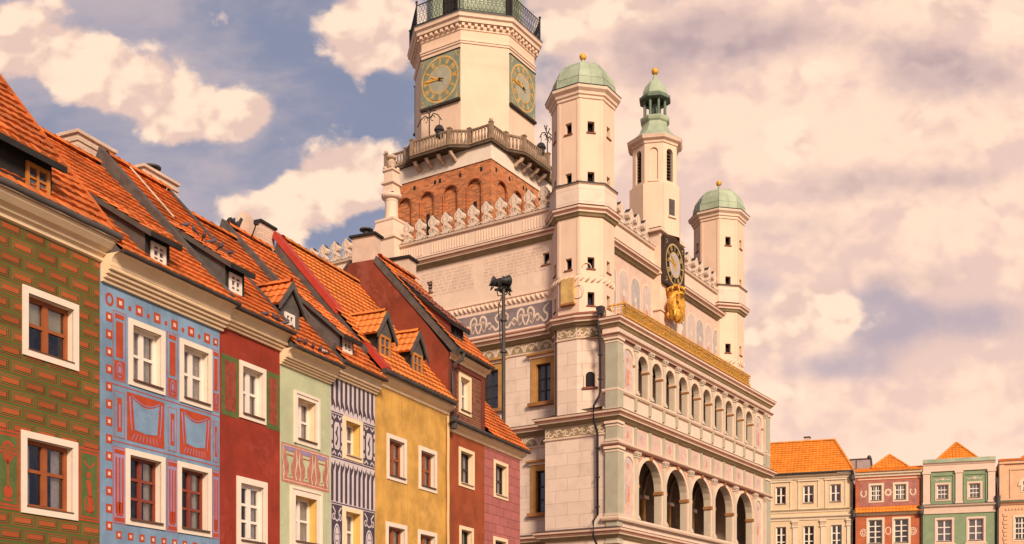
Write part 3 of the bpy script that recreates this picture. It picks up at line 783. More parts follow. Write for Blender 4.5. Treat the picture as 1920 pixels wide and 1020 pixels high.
for a0, a1, kind in ((-20.66, -20.13, 1), (-22.55, -22.02, 0)):
    d.part()
    d.rect(a0, a1, 4.28, 5.66, M_orn); d.frame(a0 + .03, a1 - .03, 4.32, 5.62, .02, M_green, 1); d.rect(a0 + .07, a1 - .07, 4.38, 5.55, M_green, 1)
    c0 = (a0 + a1) / 2
    if kind:                                  # figure under a garland
        d.line([(c0, 4.45), (c0 + .02, 4.75), (c0 - .03, 5.05)], [.16, .09, .12], M_orn, 2); d.disc(c0 - .02, 5.15, .055, .07, M_orn, 2)
        d.line([(c0 - .14, 5.4), (c0, 5.28), (c0 + .14, 5.4)], .035, M_orn, 2); d.ring(c0, 4.6, .13, .17, .025, M_orn, 2)
    else:                                     # small tree growing from an urn
        d.line([(c0, 4.65), (c0 - .01, 5.1)], .035, M_orn, 2)
        for k in range(9):
            an = R(20 + k * 17.5); d.line([(c0 - .01, 5.05), (c0 + .10 * math.cos(an), 5.13 + .14 * math.sin(an)), (c0 + .16 * math.cos(an), 5.15 + .26 * math.sin(an))], .018, M_orn, 2)
            d.disc(c0 + .16 * math.cos(an), 5.16 + .28 * math.sin(an), .03, .03, M_orn, 2, 8)
        d.disc(c0, 4.58, .10, .11, M_orn, 2); d.line([(c0 - .1, 4.44), (c0 + .1, 4.44)], .04, M_orn, 2)
d.build('painted_ornament', root)

# ---- blue house
t = .11
bw = [(-19.36, -18.32, 7.10, 8.41), (-17.86, -16.83, 7.08, 8.41), (-19.44, -18.32, 4.34, 5.83), (-17.93, -16.85, 4.34, 5.83)]
root, P = house('narrow_house', 'pale blue house covered in red painted squares, panels and draped curtains', -20.11, -16.55, M_blue, 9.4, [hole(*w, t) for w in bw])
for k, w in enumerate(bw):
    if k < 2: window(root, P, *w, trim=t, m_frame=M_frame_w, cols=2, rows=2, dep=.17, curtain='full', m_sill=M_sill, frame=.07)
    else: window(root, P, *w, trim=t, m_frame=M_frame_r, cols=2, rows=3, dep=.17, curtain='sides', m_sill=M_sill, frame=.055)
cornice(root, P, -20.10, -16.50, prof_steps(8.90, 9.40, .46, 4), M_corn, -20.11)
gutter(root, P, -20.05, -16.5, -.50, 9.43)
roof(root, P, -20.10, -16.56, (-.50, 9.45), (3.40, 13.12), M_tile, .22, .27, .014, seed=12, stagger=True, lift=.045, jit=.5)
shed_dormer(root, P, -19.26, -18.55, -.33, 9.52, 10.14, (1.08, 11.08), (-19.1, -18.68, 9.56, 9.96), M_greyrender, M_tile, M_frame_w, over=.25, fascia=.12, rows=3)
chimney(root, P, -16.9, -15.75, 3.75, 4.3, 12.0, 13.86, M_chim, M_chimw, bands=3)
d = Deco(P)
def sq(x, z, w=.085):
    d.rect(x - w, x + w, z - w, z + w, M_orn); d.rect(x - w * .42, x + w * .42, z - w * .42, z + w * .42, M_orncream if rnd.random() < .6 else M_pinkp, 1)
d.ring(-19.87, 8.62, .11, .13, .05, M_orn)
for k in range(13): sq(-19.88, 8.28 - k * .335)
for k in range(6):
    x = -19.58 + k * .52; sq(x, 8.63, .10); d.disc(x + .26, 8.60, .045, .05, M_orn)
sq(-16.70, 8.62, .08)
for k in range(10): sq(-19.62 + k * .32, 4.11, .075)
def pilpanel(a0, a1, z0, z1, kind):
    d.frame(a0, a1, z0, z1, .015, M_orn); d.rect(a0 + .015, a1 - .015, z0 + .015, z1 - .015, M_ornl if kind == 2 else M_blue, 0)
    c0 = (a0 + a1) / 2; w = (a1 - a0) / 2
    if kind == 1:
        d.rect(c0 - w * .72, c0 + w * .72, z1 - .14, z1 - .05, M_orn, 1); d.rect(c0 - w * .55, c0 + w * .55, z0 + .46, z1 - .19, M_orn, 1)
        d.rect(c0 - w * .8, c0 + w * .8, z0 + .03, z0 + .40, M_orn, 1); d.disc(c0, z0 + .22, w * .5, .15, M_ornl, 2); d.ring(c0, z0 + .22, w * .42, .12, .03, M_orn, 3); d.line([(c0 - w * .3, z0 + .12), (c0, z0 + .17), (c0 + w * .3, z0 + .12)], .02, M_orn, 3)
    elif kind == 2:
        d.rect(c0 - w * .8, c0 + w * .8, z1 - .13, z1 - .05, M_orn, 1); d.rect(c0 - w * .8, c0 + w * .8, z0 + .04, z0 + .12, M_orn, 1)
        for s_ in (-.5, 0, .5): d.rect(c0 + w * s_ - w * .13, c0 + w * s_ + w * .13, z0 + .2, z1 - .2, M_orn, 1)
        d.rect(c0 - w * .5, c0 + w * .5, z0 + .15, z0 + .42, M_orn, 1)
    else:
        d.rect(c0 - w * .45, c0 + w * .45, z0 + .12, z1 - .12, M_orn, 1); d.rect(c0 - w * .15, c0 + w * .15, z0 + .2, z1 - .25, M_ornl, 2)
for a0, a1 in ((-19.78, -19.43), (-18.25, -17.92), (-16.80, -16.58)):
    pilpanel(a0, a1, 7.10, 8.45, 1); pilpanel(a0, a1, 4.33, 5.82, 2); pilpanel(a0 + .03, a1 - .03, 6.0, 6.9, 3)
d.line([(-19.8, 7.02), (-16.57, 7.02)], .018, M_orn); d.line([(-19.8, 5.92), (-16.57, 5.92)], .018, M_orn)
for a0, a1 in ((-19.40, -18.33), (-17.86, -16.86)):                 # panels with painted hangings
    z0, z1 = 6.0, 6.95; w = a1 - a0
    d.rect(a0, a1, z0, z1, M_orn)
    d.poly([(a0 + w * .14, z1 - .10)] + [(a0 + w * (.14 + .72 * k / 8), z1 - .10 - .13 * math.sin(math.pi * k / 8)) for k in range(1, 8)] + [(a0 + w * .86, z1 - .10), (a0 + w * .80, z0 + .24), (a0 + w * .5, z0 + .20), (a0 + w * .20, z0 + .24)], M_blue, 1)
    for sg in (0, 1):
        x = a0 + w * (.07 if not sg else .93); d.line([(x, z1 - .08), (x + (.02 if not sg else -.02), z1 - .4), (x + (.06 if not sg else -.06), z0 + .2)], [.05, .03, .02], M_ornl, 1)
    for k in range(8): d.line([(a0 + w * (.12 + .1 * k), z0 + .03), (a0 + w * (.2 + .08 * k), z0 + .16)], .018, M_ornl, 1)
    d.line([(a0 + w * .12, z1 - .05)] + [(a0 + w * (.12 + .76 * k / 8), z1 - .06 - .13 * math.sin(math.pi * k / 8)) for k in range(9)], .02, M_ornl, 2)
d.build('painted_ornament', root)

# ---- red house
t = .11
rw = [(-15.87, -14.89, 7.15, 8.44), (-15.97, -14.84, 4.25, 5.82)]
root, P = house('narrow_house', 'dark red house with green framed panels beside its upper window', -16.54, -14.32, M_red, 9.3, [hole(*w, t) for w in rw])
window(root, P, *rw[0], trim=t, m_frame=M_frame_w, cols=2, rows=2, dep=.16, curtain='full', m_sill=M_sill, frame=.075)
window(root, P, *rw[1], trim=.14, m_frame=M_frame_w, cols=2, rows=3, dep=.12, curtain='right', m_sill=M_sill, frame=.085, bar=.03)
cornice(root, P, -16.50, -14.28, prof_steps(9.02, 9.36, .36, 3), M_corn, -16.54)
gutter(root, P, -16.5, -14.3, -.42, 9.40)
roof(root, P, -16.44, -14.32, (-.42, 9.42), (3.35, 13.38), M_tile, .30, .23, .010, seed=13, lift=.05, jit=.4)
verge(root, P, -16.62, -16.44, lerp2((-.30, 9.60), (3.42, 13.50), 6), .06, .62, M_slate)
v = MB(); v.tube([P(-14.32, 9.50, -.38), P(-14.32, 13.42, 3.34)], .05, M_darklead, 6); v.tube([P(-15.75, 12.0, 1.95), P(-15.75, 13.44, 3.3)], .025, M_stone, 6); v.build('verge_strip', root)
o = shed_dormer(root, P, -16.36, -15.68, .0, 9.80, 10.50, (1.52, 11.54), (-16.23, -15.80, 9.88, 10.30), M_greyrender, M_tile, M_frame_w, over=.24, fascia=.12, rows=3)
chimney(root, P, -14.95, -13.75, 3.55, 4.1, 12.0, 13.82, M_chim, M_chimw, bands=3, pot=True)
d = Deco(P)
for a0, a1 in ((-16.50, -15.89), (-14.87, -14.34)):
    d.part()
    d.rect(a0, a1, 7.10, 8.44, M_green); d.rect(a0 + .12, a1 - .10, 7.22, 8.32, M_ornd, 1)
    c0 = (a0 + a1) / 2
    for k in range(4): d.curve([(c0 - .1, 7.36 + k * .24), (c0 - .04, 7.50 + k * .24), (c0 + .08, 7.44 + k * .24), (c0 + .03, 7.38 + k * .24)], .018, M_orn, 2)
    d.ring(c0, 7.8, .13, .28, .02, M_rust, 2)
d.build('painted_ornament', root)

# ---- mint house
t = .12
mw = [(-13.73, -12.71, 6.96, 8.20), (-13.89, -12.60, 4.40, 5.87)]
root, P = house('narrow_house', 'narrow pale mint green house with a painted frieze of vases between its windows', -14.31, -12.14, M_mint, 9.05, [hole(mw[0][0], mw[0][1], mw[0][2], mw[0][3], t), hole(mw[1][0], mw[1][1], mw[1][2], mw[1][3], .18)])
M_yrev = mat('yellow_lit_reveal', (.74, .46, .12), var=.06)  # yellow light falling on the reveals is put into this colour
window(root, P, *mw[0], trim=t, m_frame=M_frame_w, cols=2, rows=2, dep=.22, curtain='right', m_sill=M_sill, frame=.065, moulded=True, m_rev=M_corn)
window(root, P, *mw[1], trim=.18, m_frame=M_frame_w, cols=2, rows=2, dep=.24, curtain='right', m_sill=M_sill, frame=.06, moulded=True, m_rev=M_yrev)
cornice(root, P, -14.33, -12.16, prof_steps(8.72, 9.07, .40, 4), M_corn, -14.31)
gutter(root, P, -14.33, -12.2, -.44, 9.10)
roof(root, P, -14.30, -12.16, (-.44, 9.12), (2.95, 12.82), M_tile, .26, .24, .012, seed=14, lift=.05)
gable_dormer(root, P, -14.16, -13.38, .10, 9.55, 10.30, 10.77, 1.05, (-14.0, -13.6, 9.68, 10.07), M_tile, M_frame_w, over=.07, seed=31)
d = Deco(P)
d.rect(-14.26, -12.22, 5.95, 6.89, M_ornp); d.frame(-14.22, -12.26, 6.0, 6.85, .025, M_pinkp, 1)
for k, c0 in enumerate((-13.92, -13.24, -12.56)):                    # vases under swags
    d.poly([(c0 - .16, 6.70), (c0 + .16, 6.70), (c0 + .13, 6.52), (c0 + .05, 6.40), (c0 + .05, 6.20), (c0 + .13, 6.08), (c0 - .13, 6.08), (c0 - .05, 6.20), (c0 - .05, 6.40), (c0 - .13, 6.52)], M_mint, 1)
    d.line([(c0 - .14, 6.62), (c0 + .14, 6.62)], .03, M_orn, 2); d.line([(c0 - .06, 6.14), (c0 + .06, 6.14)], .02, M_orn, 2)
    d.poly([(c0 - .28, 6.82), (c0 + .28, 6.82), (c0 + .18, 6.73), (c0, 6.71), (c0 - .18, 6.73)], M_ornl, 1)
    for sg in (-1, 1): d.line([(c0 + sg * .26, 6.78), (c0 + sg * .30, 6.5), (c0 + sg * .22, 6.2), (c0 + sg * .28, 6.06)], [.02, .06, .03, .06], M_sage2, 1)
d.build('painted_ornament', root)

# ---- striped house
t = .11
sw = [(-11.55, -10.61, 6.95, 8.06), (-11.56, -10.61, 4.50, 5.69)]
root, P = house('narrow_house', 'narrow house painted in plum and white stripes with sgraffito panels', -12.13, -9.93, M_lilac, 9.3, [hole(*w, t) for w in sw])
for w in sw: window(root, P, *w, trim=t, m_trim=M_corn, m_frame=M_frame_w, cols=2, rows=2, dep=.24, curtain='right', m_sill=M_sillpale, frame=.06, m_rev=M_yrev)
cornice(root, P, -12.10, -9.92, prof_steps(8.94, 9.27, .34, 3), M_corn, -12.13)
gutter(root, P, -12.1, -9.95, -.38, 9.29)
roof(root, P, -12.02, -9.98, (-.40, 9.31), (3.35, 13.32), M_tile, .23, .27, .014, seed=15, stagger=True, lift=.045)
verge(root, P, -12.19, -12.02, lerp2((-.1, 9.72), (3.40, 13.42), 6), .06, .50, M_slate)
shed_dormer(root, P, -11.80, -11.12, -.05, 9.62, 10.16, (1.30, 11.36), (-11.66, -11.22, 9.69, 10.07), M_greyrender, M_tile, M_frame_w, over=.24, fascia=.11, rows=3)
chimney(root, P, -10.45, -9.8, 3.4, 3.9, 12.0, 14.05, M_chimw, M_slated, bands=1)
d = Deco(P)
N_ST = 10; pw = 2.19 / N_ST
def stripes(z0, z1, zig_top, zig_bot):
    for k in range(N_ST):
        x0 = -12.12 + k * pw; x1 = x0 + pw * .52
        d.rect(x0, x1, z0, z1, M_stripe)
        for on, zz, sg in ((zig_top, z1, 1), (zig_bot, z0, -1)):
            if on: d.poly([(x0, zz), (x1, zz), (x0 + pw * .9, zz + sg * .16), (x0 + pw * .9, zz + sg * .30), (x1, zz + sg * .15), (x0 + pw * .1, zz + sg * .22)], M_stripe)
stripes(8.40, 8.93, False, True); stripes(5.78, 6.55, True, False)
for z in (8.06, 6.90, 5.74): d.line([(-12.12, z), (-9.94, z)], .03, M_stripe)
for a0, a1 in ((-12.10, -11.60), (-10.55, -9.96)):
    for z0, z1, kind in ((6.94, 8.02, 0), (4.4, 5.70, 1)):
        d.rect(a0, a1, z0, z1, M_stripe); c0 = (a0 + a1) / 2; w = (a1 - a0) / 2; zc = (z0 + z1) / 2
        if kind == 0:
            d.poly([(c0 - w * .55, zc - .26), (c0 - w * .35, zc - .36), (c0 + w * .35, zc - .36), (c0 + w * .55, zc - .26), (c0 + w * .55, zc + .22), (c0 + w * .35, zc + .34), (c0 - w * .35, zc + .34), (c0 - w * .55, zc + .22)], M_lilac, 1)
            d.line([(c0 - .05, zc - .25), (c0 + .03, zc - .08), (c0 - .04, zc + .06), (c0 + .02, zc + .2)], [.09, .05, .10, .03], M_stripe, 2); d.disc(c0 + .02, zc + .20, .03, .04, M_stripe, 2, 8)
            for sx in (-1, 1):
                for sz in (-1, 1):
                    d.rect(c0 + sx * w * .9 - .045, c0 + sx * w * .9 + .035, zc + sz * .30 - .06, zc + sz * .30 + .06, M_lilac, 1)
                    d.line([(c0 + sx * w * .2, zc + sz * .50), (c0 + sx * w * .5, zc + sz * .42), (c0 + sx * w * .85, zc + sz * .50)], .05, M_lilac, 1)
                d.rect(c0 + sx * w * .9 - .03, c0 + sx * w * .9 + .02, zc - .15, zc + .15, M_lilac, 1)
        else:
            d.disc(c0, z0 + .48, w * .62, .34, M_lilac, 1); d.ring(c0, z0 + .48, w * .50, .28, .025, M_stripe, 2)
            d.line([(c0 - .06, z0 + .38), (c0 + .05, z0 + .36)], .025, M_stripe, 2); d.line([(c0 - .07, z0 + .54), (c0 - .02, z0 + .54)], .03, M_stripe, 2); d.line([(c0 + .03, z0 + .54), (c0 + .08, z0 + .54)], .03, M_stripe, 2)
            for sx in (-1, 1):
                d.line([(c0, z1 - .42), (c0 + sx * w * .5, z1 - .34), (c0 + sx * w * .35, z1 - .18), (c0 + sx * w * .8, z1 - .06)], .045, M_lilac, 1)
                d.ring(c0 + sx * w * .62, z1 - .32, .07, .09, .035, M_lilac, 1)
d.build('painted_ornament', root)

# ---- yellow house
t = .12
yw = [(-9.31, -8.20, 6.75, 8.02), (-7.46, -6.34, 6.73, 8.0), (-9.36, -8.18, 4.25, 5.56), (-7.51, -6.34, 4.25, 5.54)]
root, P = house('narrow_house', 'wide weathered yellow house with two small pointed dormers in its bright tiled roof', -9.92, -5.58, M_yellow, 9.5, [hole(*w, t) for w in yw])
for k, w in enumerate(yw): window(root, P, *w, trim=t, m_frame=M_frame_b, cols=2, rows=2, dep=.16, curtain='full' if k < 2 else 'sides', m_sill=M_sill, frame=.07, transom=.5)
cornice(root, P, -9.98, -5.56, [(0, 9.24), (.05, 9.26), (.06, 9.33), (.16, 9.38), (.24, 9.46), (.26, 9.52), (0, 9.525)], M_corn, -9.92)
gutter(root, P, -10.0, -5.75, -.33, 9.56, .075)
roof(root, P, -9.70, -5.62, (-.34, 9.62), (3.22, 13.74), M_tile_new, .24, .27, .024, seed=16, lift=.045, jit=.15)
verge(root, P, -9.99, -9.68, lerp2((1.15, 11.38), (3.30, 13.86), 4), .05, .12, M_redmetal, 'red_verge')
verge(root, P, -9.96, -9.68, lerp2((-.36, 9.64), (.40, 10.50), 2), .04, .12, M_redmetal, 'red_verge')
q = MB(); tiles(q, P(-10.02, 10.42, .33), (1, 0, 0), (0, 1, 1.157), .34, 1.35, M_tile_new, .2, .27, .024, .05, seed=77); q.build('roof_patch', root)
v = verge(root, P, -9.97, -9.72, lerp2((.2, 10.2), (3.2, 13.6), 5), .0, .5, M_slate, 'party_wall')
gable_dormer(root, P, -9.53, -8.79, .15, 10.05, 10.88, 11.38, 1.1, (-9.46, -8.87, 10.16, 10.76), M_tile_new, M_frame_o, over=.07, seed=41)
gable_dormer(root, P, -7.64, -6.90, .15, 10.02, 10.85, 11.33, 1.1, (-7.56, -6.98, 10.12, 10.73), M_tile_new, M_frame_o, over=.07, seed=44)
pp = MB(); pp.tube([P(-5.72, z, -.07 - .01 * (k % 2)) for k, z in enumerate((9.2, 8.4, 7.6, 6.8, 6.0, 5.2, 4.0, 0.1))], .05, mat('yellowed_pipe', (.62, .42, .2), var=.1), 8); pp.build('downpipe', root)

# ---- brown house with its extra storey
t = .11
ow = [(-4.84, -3.74, 7.20, 8.43), (-4.80, -3.80, 4.72, 5.96)]
dwn = (-4.84, -3.97, 9.50, 10.76)
root, P = house('narrow_house', 'rust brown house with a taller patterned attic storey and bare gable wall', -5.57, -2.96, M_rusty, 9.05, [hole(*w, t) for w in ow])
window(root, P, *ow[0], trim=t, m_trim=M_corn, m_frame=M_frame_d, cols=2, rows=2, dep=.18, curtain='full', m_sill=M_sillpale, frame=.05)
window(root, P, *ow[1], trim=t, m_trim=M_corn, m_frame=M_frame_d, cols=2, rows=2, dep=.18, curtain='full', m_sill=M_sillpale, frame=.05)
cornice(root, P, -5.6, -2.96, [(0, 8.78), (.05, 8.80), (.07, 8.88), (.18, 8.93), (.22, 9.0), (.24, 9.03), (0, 9.035)], M_corn, -5.57)
gutter(root, P, -5.9, -2.96, -.30, 9.05, .07)
a = MB(); holed(a, P, (-5.565, -2.965, 9.05, 11.2), [hole(*dwn, t)], M_brownpat)
a.add([P(-2.965, 9.05, 0), P(-2.965, 9.05, 6), P(-2.965, 11.2, 6), P(-2.965, 11.2, 0)], M_rusty2)
for q in ((-5.565, -5.05, 9.05, 11.2), (-3.22, -2.965, 9.05, 11.2), (-5.05, -3.22, 10.86, 11.2)): a.box(*q, -.03, .01, M_brownband, P)
a.build('attic_wall', root)
gbl = [(0, 9.0), (-.02, 11.2), (2.53, 14.42), (3.6, 14.42), (8.0, 9.4), (8.0, 9.0)]
gm = MB(); gm.extrude([(q, z) for q, z in gbl], -5.62, -5.44, M_rusty2, lambda q, z, a_: P(a_, z, q)); gm.build('gable_wall', root)
window(root, P, *dwn, trim=t, m_trim=M_corn, m_frame=M_frame_w, cols=2, rows=2, dep=.16, curtain='full', m_sill=M_sill, frame=.06)
cornice(root, P, -5.5, -2.93, [(0, 11.0), (.05, 11.02), (.06, 11.09), (.20, 11.14), (.24, 11.22), (0, 11.225)], M_corn, -5.57)
gutter(root, P, -5.45, -2.93, -.33, 11.27, .065)
roof(root, P, -5.42, -2.97, (-.36, 11.31), (2.53, 14.52), M_tile, .25, .3, .022, seed=17, back=6.5)
verge(root, P, -5.66, -5.42, lerp2((-.34, 11.24), (2.53, 14.48), 5), .03, .16, M_slate, m_top=M_slated)
verge(root, P, -5.66, -5.42, lerp2((3.5, 14.50), (6.0, 11.7), 3), .03, .14, M_slate, 'rear_verge', m_top=M_slated)
shed_dormer(root, P, -5.16, -4.26, .12, 11.72, 12.30, (2.06, 13.98), (-4.95, -4.36, 11.84, 12.22), M_brownband, M_rust, M_frame_d, over=.2, fascia=.13, rows=1, m_fascia=M_slated)
chimney(root, P, -5.60, -5.22, 2.60, 3.42, 14.30, 15.26, M_chim, M_slated, capw=.08, pot=True)
chimney(root, P, -3.12, -2.58, 2.75, 3.5, 11.0, 15.36, M_chim, M_slated, capw=.08)
pp = MB(); pp.tube([P(-5.2, 11.22, -.36), P(-5.28, 11.0, -.34), P(-5.42, 10.85, -.12), P(-5.44, 10.6, -.10), P(-5.44, 9.4, -.10), P(-5.50, 9.2, -.30)], .05, M_darklead, 8)
pp.lathe(P(-5.62, 0, -.22)[:2], [(.02, 8.80), (.10, 8.82), (.14, 9.16), (.15, 9.18), (.02, 9.19)], 10, M_darklead)
pp.build('downpipe', root)

# ---- pink house
t = .11
kw = [(-2.22, -1.08, 7.20, 8.46), (-2.25, -1.11, 4.62, 5.88)]
root, P = house('narrow_house', 'faded pink scored house at the far end of the row beside the town hall', -2.96, 0.0, M_pink, 9.05, [hole(*w, t) for w in kw])
for w in kw: window(root, P, *w, trim=t, m_trim=M_corn, m_frame=M_frame_d, cols=2, rows=2, dep=.18, curtain='full', m_sill=M_sillpale, frame=.05)
cornice(root, P, -2.96, .12, [(0, 8.78), (.05, 8.80), (.07, 8.88), (.18, 8.93), (.22, 9.0), (.24, 9.03), (0, 9.035)], M_corn, -2.96)
gutter(root, P, -2.96, .15, -.30, 9.06, .065)
t_ = MB(); d_ = Vector((0, 2.5, 2.72))
tiles(t_, P(-2.96, 9.10, -.32), (1, 0, 0), d_, 3.08, d_.length, M_tile, .26, .24, .025, .045, seed=18)
t_.add([P(-2.96, 11.82, 2.18), P(.12, 11.82, 2.18), P(.12, 9.0, 5.2), P(-2.96, 9.0, 5.2)], M_tile)
t_.add([P(0, 9.0, 0), P(0, 11.7, 2.18), P(0, 9.0, 5)], M_pink)
o = t_.build('roof', root)
r_ = MB(); ridge(r_, P(-2.96, 11.84, 2.18), P(.12, 11.84, 2.18), .1, M_tile); r_.build('ridge_tiles', o)
cn = MB(); tiles(cn, P(.55, 5.85, .6), (0, 1, 0), (-.6, 0, .5), 1.4, .78, M_tile, .22, .26, .03, .03, seed=19); cn.box(0, .5, 5.80, 5.84, .6, 2.0, M_slated, P); cn.build('rear_roof_stand_in', root)  # added stand-in for a lower tiled roof farther back

# ------------------------------------------------------------------ the town hall
T_ANG = R(57.2975); T_O = (4.241, 46.0)
hall = thing('town_hall', 'cream Renaissance town hall with arcaded loggias, corner turrets and a tall octagonal clock tower', 'town hall', (T_O[0], T_O[1], 0), T_ANG)
UE = 17.5                                     # length of the loggia front
PS = lambda a, b, d: (.9 + d, a, b)           # south wall: a runs away along it
def PE(w): return lambda a, b, d: (a, w + d, b)
P0 = PE(0.0)
def oct_(c, r, rot=22.5, n=8): return [(c[0] + r * math.cos(R(rot + 360 / n * k)), c[1] + r * math.sin(R(rot + 360 / n * k))) for k in range(n)]

def hall_window(PW, a0, a1, b0, b1, par=hall, pediment=True):
    """a0..a1, b0..b1 is the glazed opening, inside an ochre stone surround"""
    w = MB(); f = .055
    w.box(a0, a0 + f, b0, b1, .14, .22, M_frame_d, PW); w.box(a1 - f, a1, b0, b1, .14, .22, M_frame_d, PW)
    w.box(a0 + f, a1 - f, b0, b0 + f, .142, .22, M_frame_d, PW); w.box(a0 + f, a1 - f, b1 - f, b1, .142, .22, M_frame_d, PW)
    c = (a0 + a1) / 2; w.box(c - .035, c + .035, b0 + f, b1 - f, .135, .21, M_frame_d, PW)
    for z in (b0 + (b1 - b0) * .62, b0 + (b1 - b0) * .31): w.box(a0 + f, a1 - f, z - .03, z + .03, .145, .2, M_frame_d, PW)
    o = w.build('window', par)
    s = MB(); t = .26
    for q in ((a0 - t, a0, b0 - .02, b1 + t), (a1, a1 + t, b0 - .02, b1 + t), (a0, a1, b1, b1 + t)): s.box(*q, -.05, .03, M_ochre, PW)
    s.box(a0 - t - .06, a1 + t + .06, b1 + t, b1 + t + .12, -.10, .02, M_palem, PW)
    s.box(a0 - t - .16, a1 + t + .16, b1 + t + .12, b1 + t + .20, -.22, .02, M_ochre, PW)
    reveal(s, PW, (a0, a1, b0, b1), .2, M_ochre)
    s.build('surround', o)
    k = MB(); k.box(a0 - t - .10, a1 + t + .10, b0 - .17, b0 - .02, -.18, .03, M_impost, PW); k.build('sill', o)
    g = MB(); g.add([PW(a0 + f, b0 + f, .18), PW(a1 - f, b0 + f, .18), PW(a1 - f, b1 - f, .18), PW(a0 + f, b1 - f, .18)], M_glassd); g.build('pane', o)

def slot(PW, a, b, wd, ht, par, m_sill=M_rust, dep=.22):
    """small square turret window"""
    w = MB(); e = .035
    w.box(a - wd / 2, a - wd / 2 + e, b, b + ht, dep - .06, dep, M_frame_d, PW); w.box(a + wd / 2 - e, a + wd / 2, b, b + ht, dep - .06, dep, M_frame_d, PW)
    w.box(a - wd / 2 + e, a + wd / 2 - e, b + ht - e, b + ht, dep - .058, dep, M_frame_d, PW)
    w.add([PW(a - wd / 2, b, dep - .03), PW(a + wd / 2, b, dep - .03), PW(a + wd / 2, b + ht, dep + .09), PW(a - wd / 2, b + ht, dep + .09)], M_glassd)   # pane leaned back so the sun's glint misses the camera
    w.box(a - wd / 2 - .05, a + wd / 2 + .05, b - .05, b - .002, -.05, .02, m_sill, PW)
    w.build('window', par)

# ---- main body, south wall and upper front wall
S_WIN = [(3.62, 4.36, 12.92, 14.56), (6.32, 7.15, 12.92, 14.64), (9.3, 10.1, 12.92, 14.6), (3.62, 4.38, 8.15, 9.95), (6.4, 7.2, 8.15, 9.95), (9.3, 10.1, 8.15, 9.95)]
S_SLOT = [(3.88, 18.82, .34, .5), (10.14, 18.72, .34, .5)]
sl_h = [(a - w / 2, a + w / 2, b, b + h) for a, b, w, h in S_SLOT]
m = MB()
holed(m, PS, (2.2, 18.4, 0, 16.25), S_WIN, M_hallblock)
holed(m, PS, (2.2, 18.4, 16.25, 21.15), sl_h, M_hallplain)
for h in sl_h: reveal(m, PS, h, .22, M_hallplain)
EW = 1.95
holed(m, PE(EW), (.9, 16.6, 12.0, 21.15), [], M_hallplain)
m.add([(.9, EW, 21.15), (16.6, EW, 21.15), (16.6, 18.4, 21.15), (.9, 18.4, 21.15)], M_darklead)
m.add([(16.6, EW, 0), (16.6, 18.4, 0), (16.6, 18.4, 21.15), (16.6, EW, 21.15)], M_hallplain)
m.add([(.9, 18.4, 0), (16.6, 18.4, 0), (16.6, 18.4, 21.15), (.9, 18.4, 21.15)], M_hallplain)
m.build('main_wall', hall)
for h in S_WIN: hall_window(PS, *h)
for a, b, w_, h_ in S_SLOT: slot(PS, a, b, w_, h_, hall)

# ---- corner block under the south turret, and its mirror at the far end
LOW = [(.9, 3.38), (0, 3.38), (0, 0)]
UPP = [(.9, 3.36), (.20, 3.04), (0, 2.78), (0, 1.84), (.42, .80), (.06, .62), (.06, 0)]
b = MB()
def walls(mb, path, z0, z1, m_):
    for k in range(len(path) - 1):
        (x, y), (x2, y2) = path[k], path[k + 1]; mb.add([(x, y, z0), (x2, y2, z0), (x2, y2, z1), (x, y, z1)], m_)
walls(b, LOW, 0, 11.95, M_hallblock)
for k in range(len(UPP) - 1):
    (x, y), (x2, y2) = UPP[k], UPP[k + 1]
    if k == 2:                                # face with the little arched window
        PB = lambda a, z, d: (d, a, z)
        arch_wall(b, lambda a, z, d: PB(a, z, d), 1.84, 2.78, 12.0, 16.0, [], M_hallblock, 0)
    elif k < 2: b.add([(x, y, 12.0), (x2, y2, 12.0), (x2, y2, 16.0), (x, y, 16.0)], M_hallplain)
    else: b.add([(x, y, 12.0), (x2, y2, 12.0), (x2, y2, 16.0 if k < 4 else 15.5), (x, y, 16.0 if k < 4 else 15.5)], M_hallblock)
b.add([(0, 3.38, 11.98), (.9, 3.38, 12.30), (.9, 2.0, 12.30), (0, 2.7, 12.02)], M_darklead)
b.add([(.0, 1.84, 16.18), (.0, 2.78, 16.18), (.9, 3.4, 16.2), (2.5, 3.4, 16.3), (2.5, .66, 16.2), (.36, .66, 16.18)], M_darklead); b.add([(-.06, -.06, 15.70), (-.06, .8, 15.70), (2.5, .8, 15.78), (2.5, 0, 15.75)], M_darklead); b.add([(.36, .66, 15.6), (2.5, .66, 15.6), (2.5, .66, 16.2), (.36, .66, 16.2)], M_hallplain)
b.add([(0, 2.2, 11.985), (0, 0, 11.985), (.9, 0, 11.985), (.9, 2.2, 11.985)], M_palem)
b.build('corner_block', hall)
al = MB(); PA = lambda a, z, d: ((1.84 - a) * .42 / 1.04 + d * .93, a + d * .3, z)
al.extrude([(1.14, 13.06), (1.50, 13.06)] + list(reversed(arch_pts(1.32, .18, 13.50, 8))), -.01, .012, M_dark, PA)
archivolt(al, PA, 1.32, .18, 13.50, .07, .05, M_palem, legs=13.06)
al.box(1.02, 1.62, 12.98, 13.05, -.09, .02, M_rust, PA)
al.build('arched_window', hall)

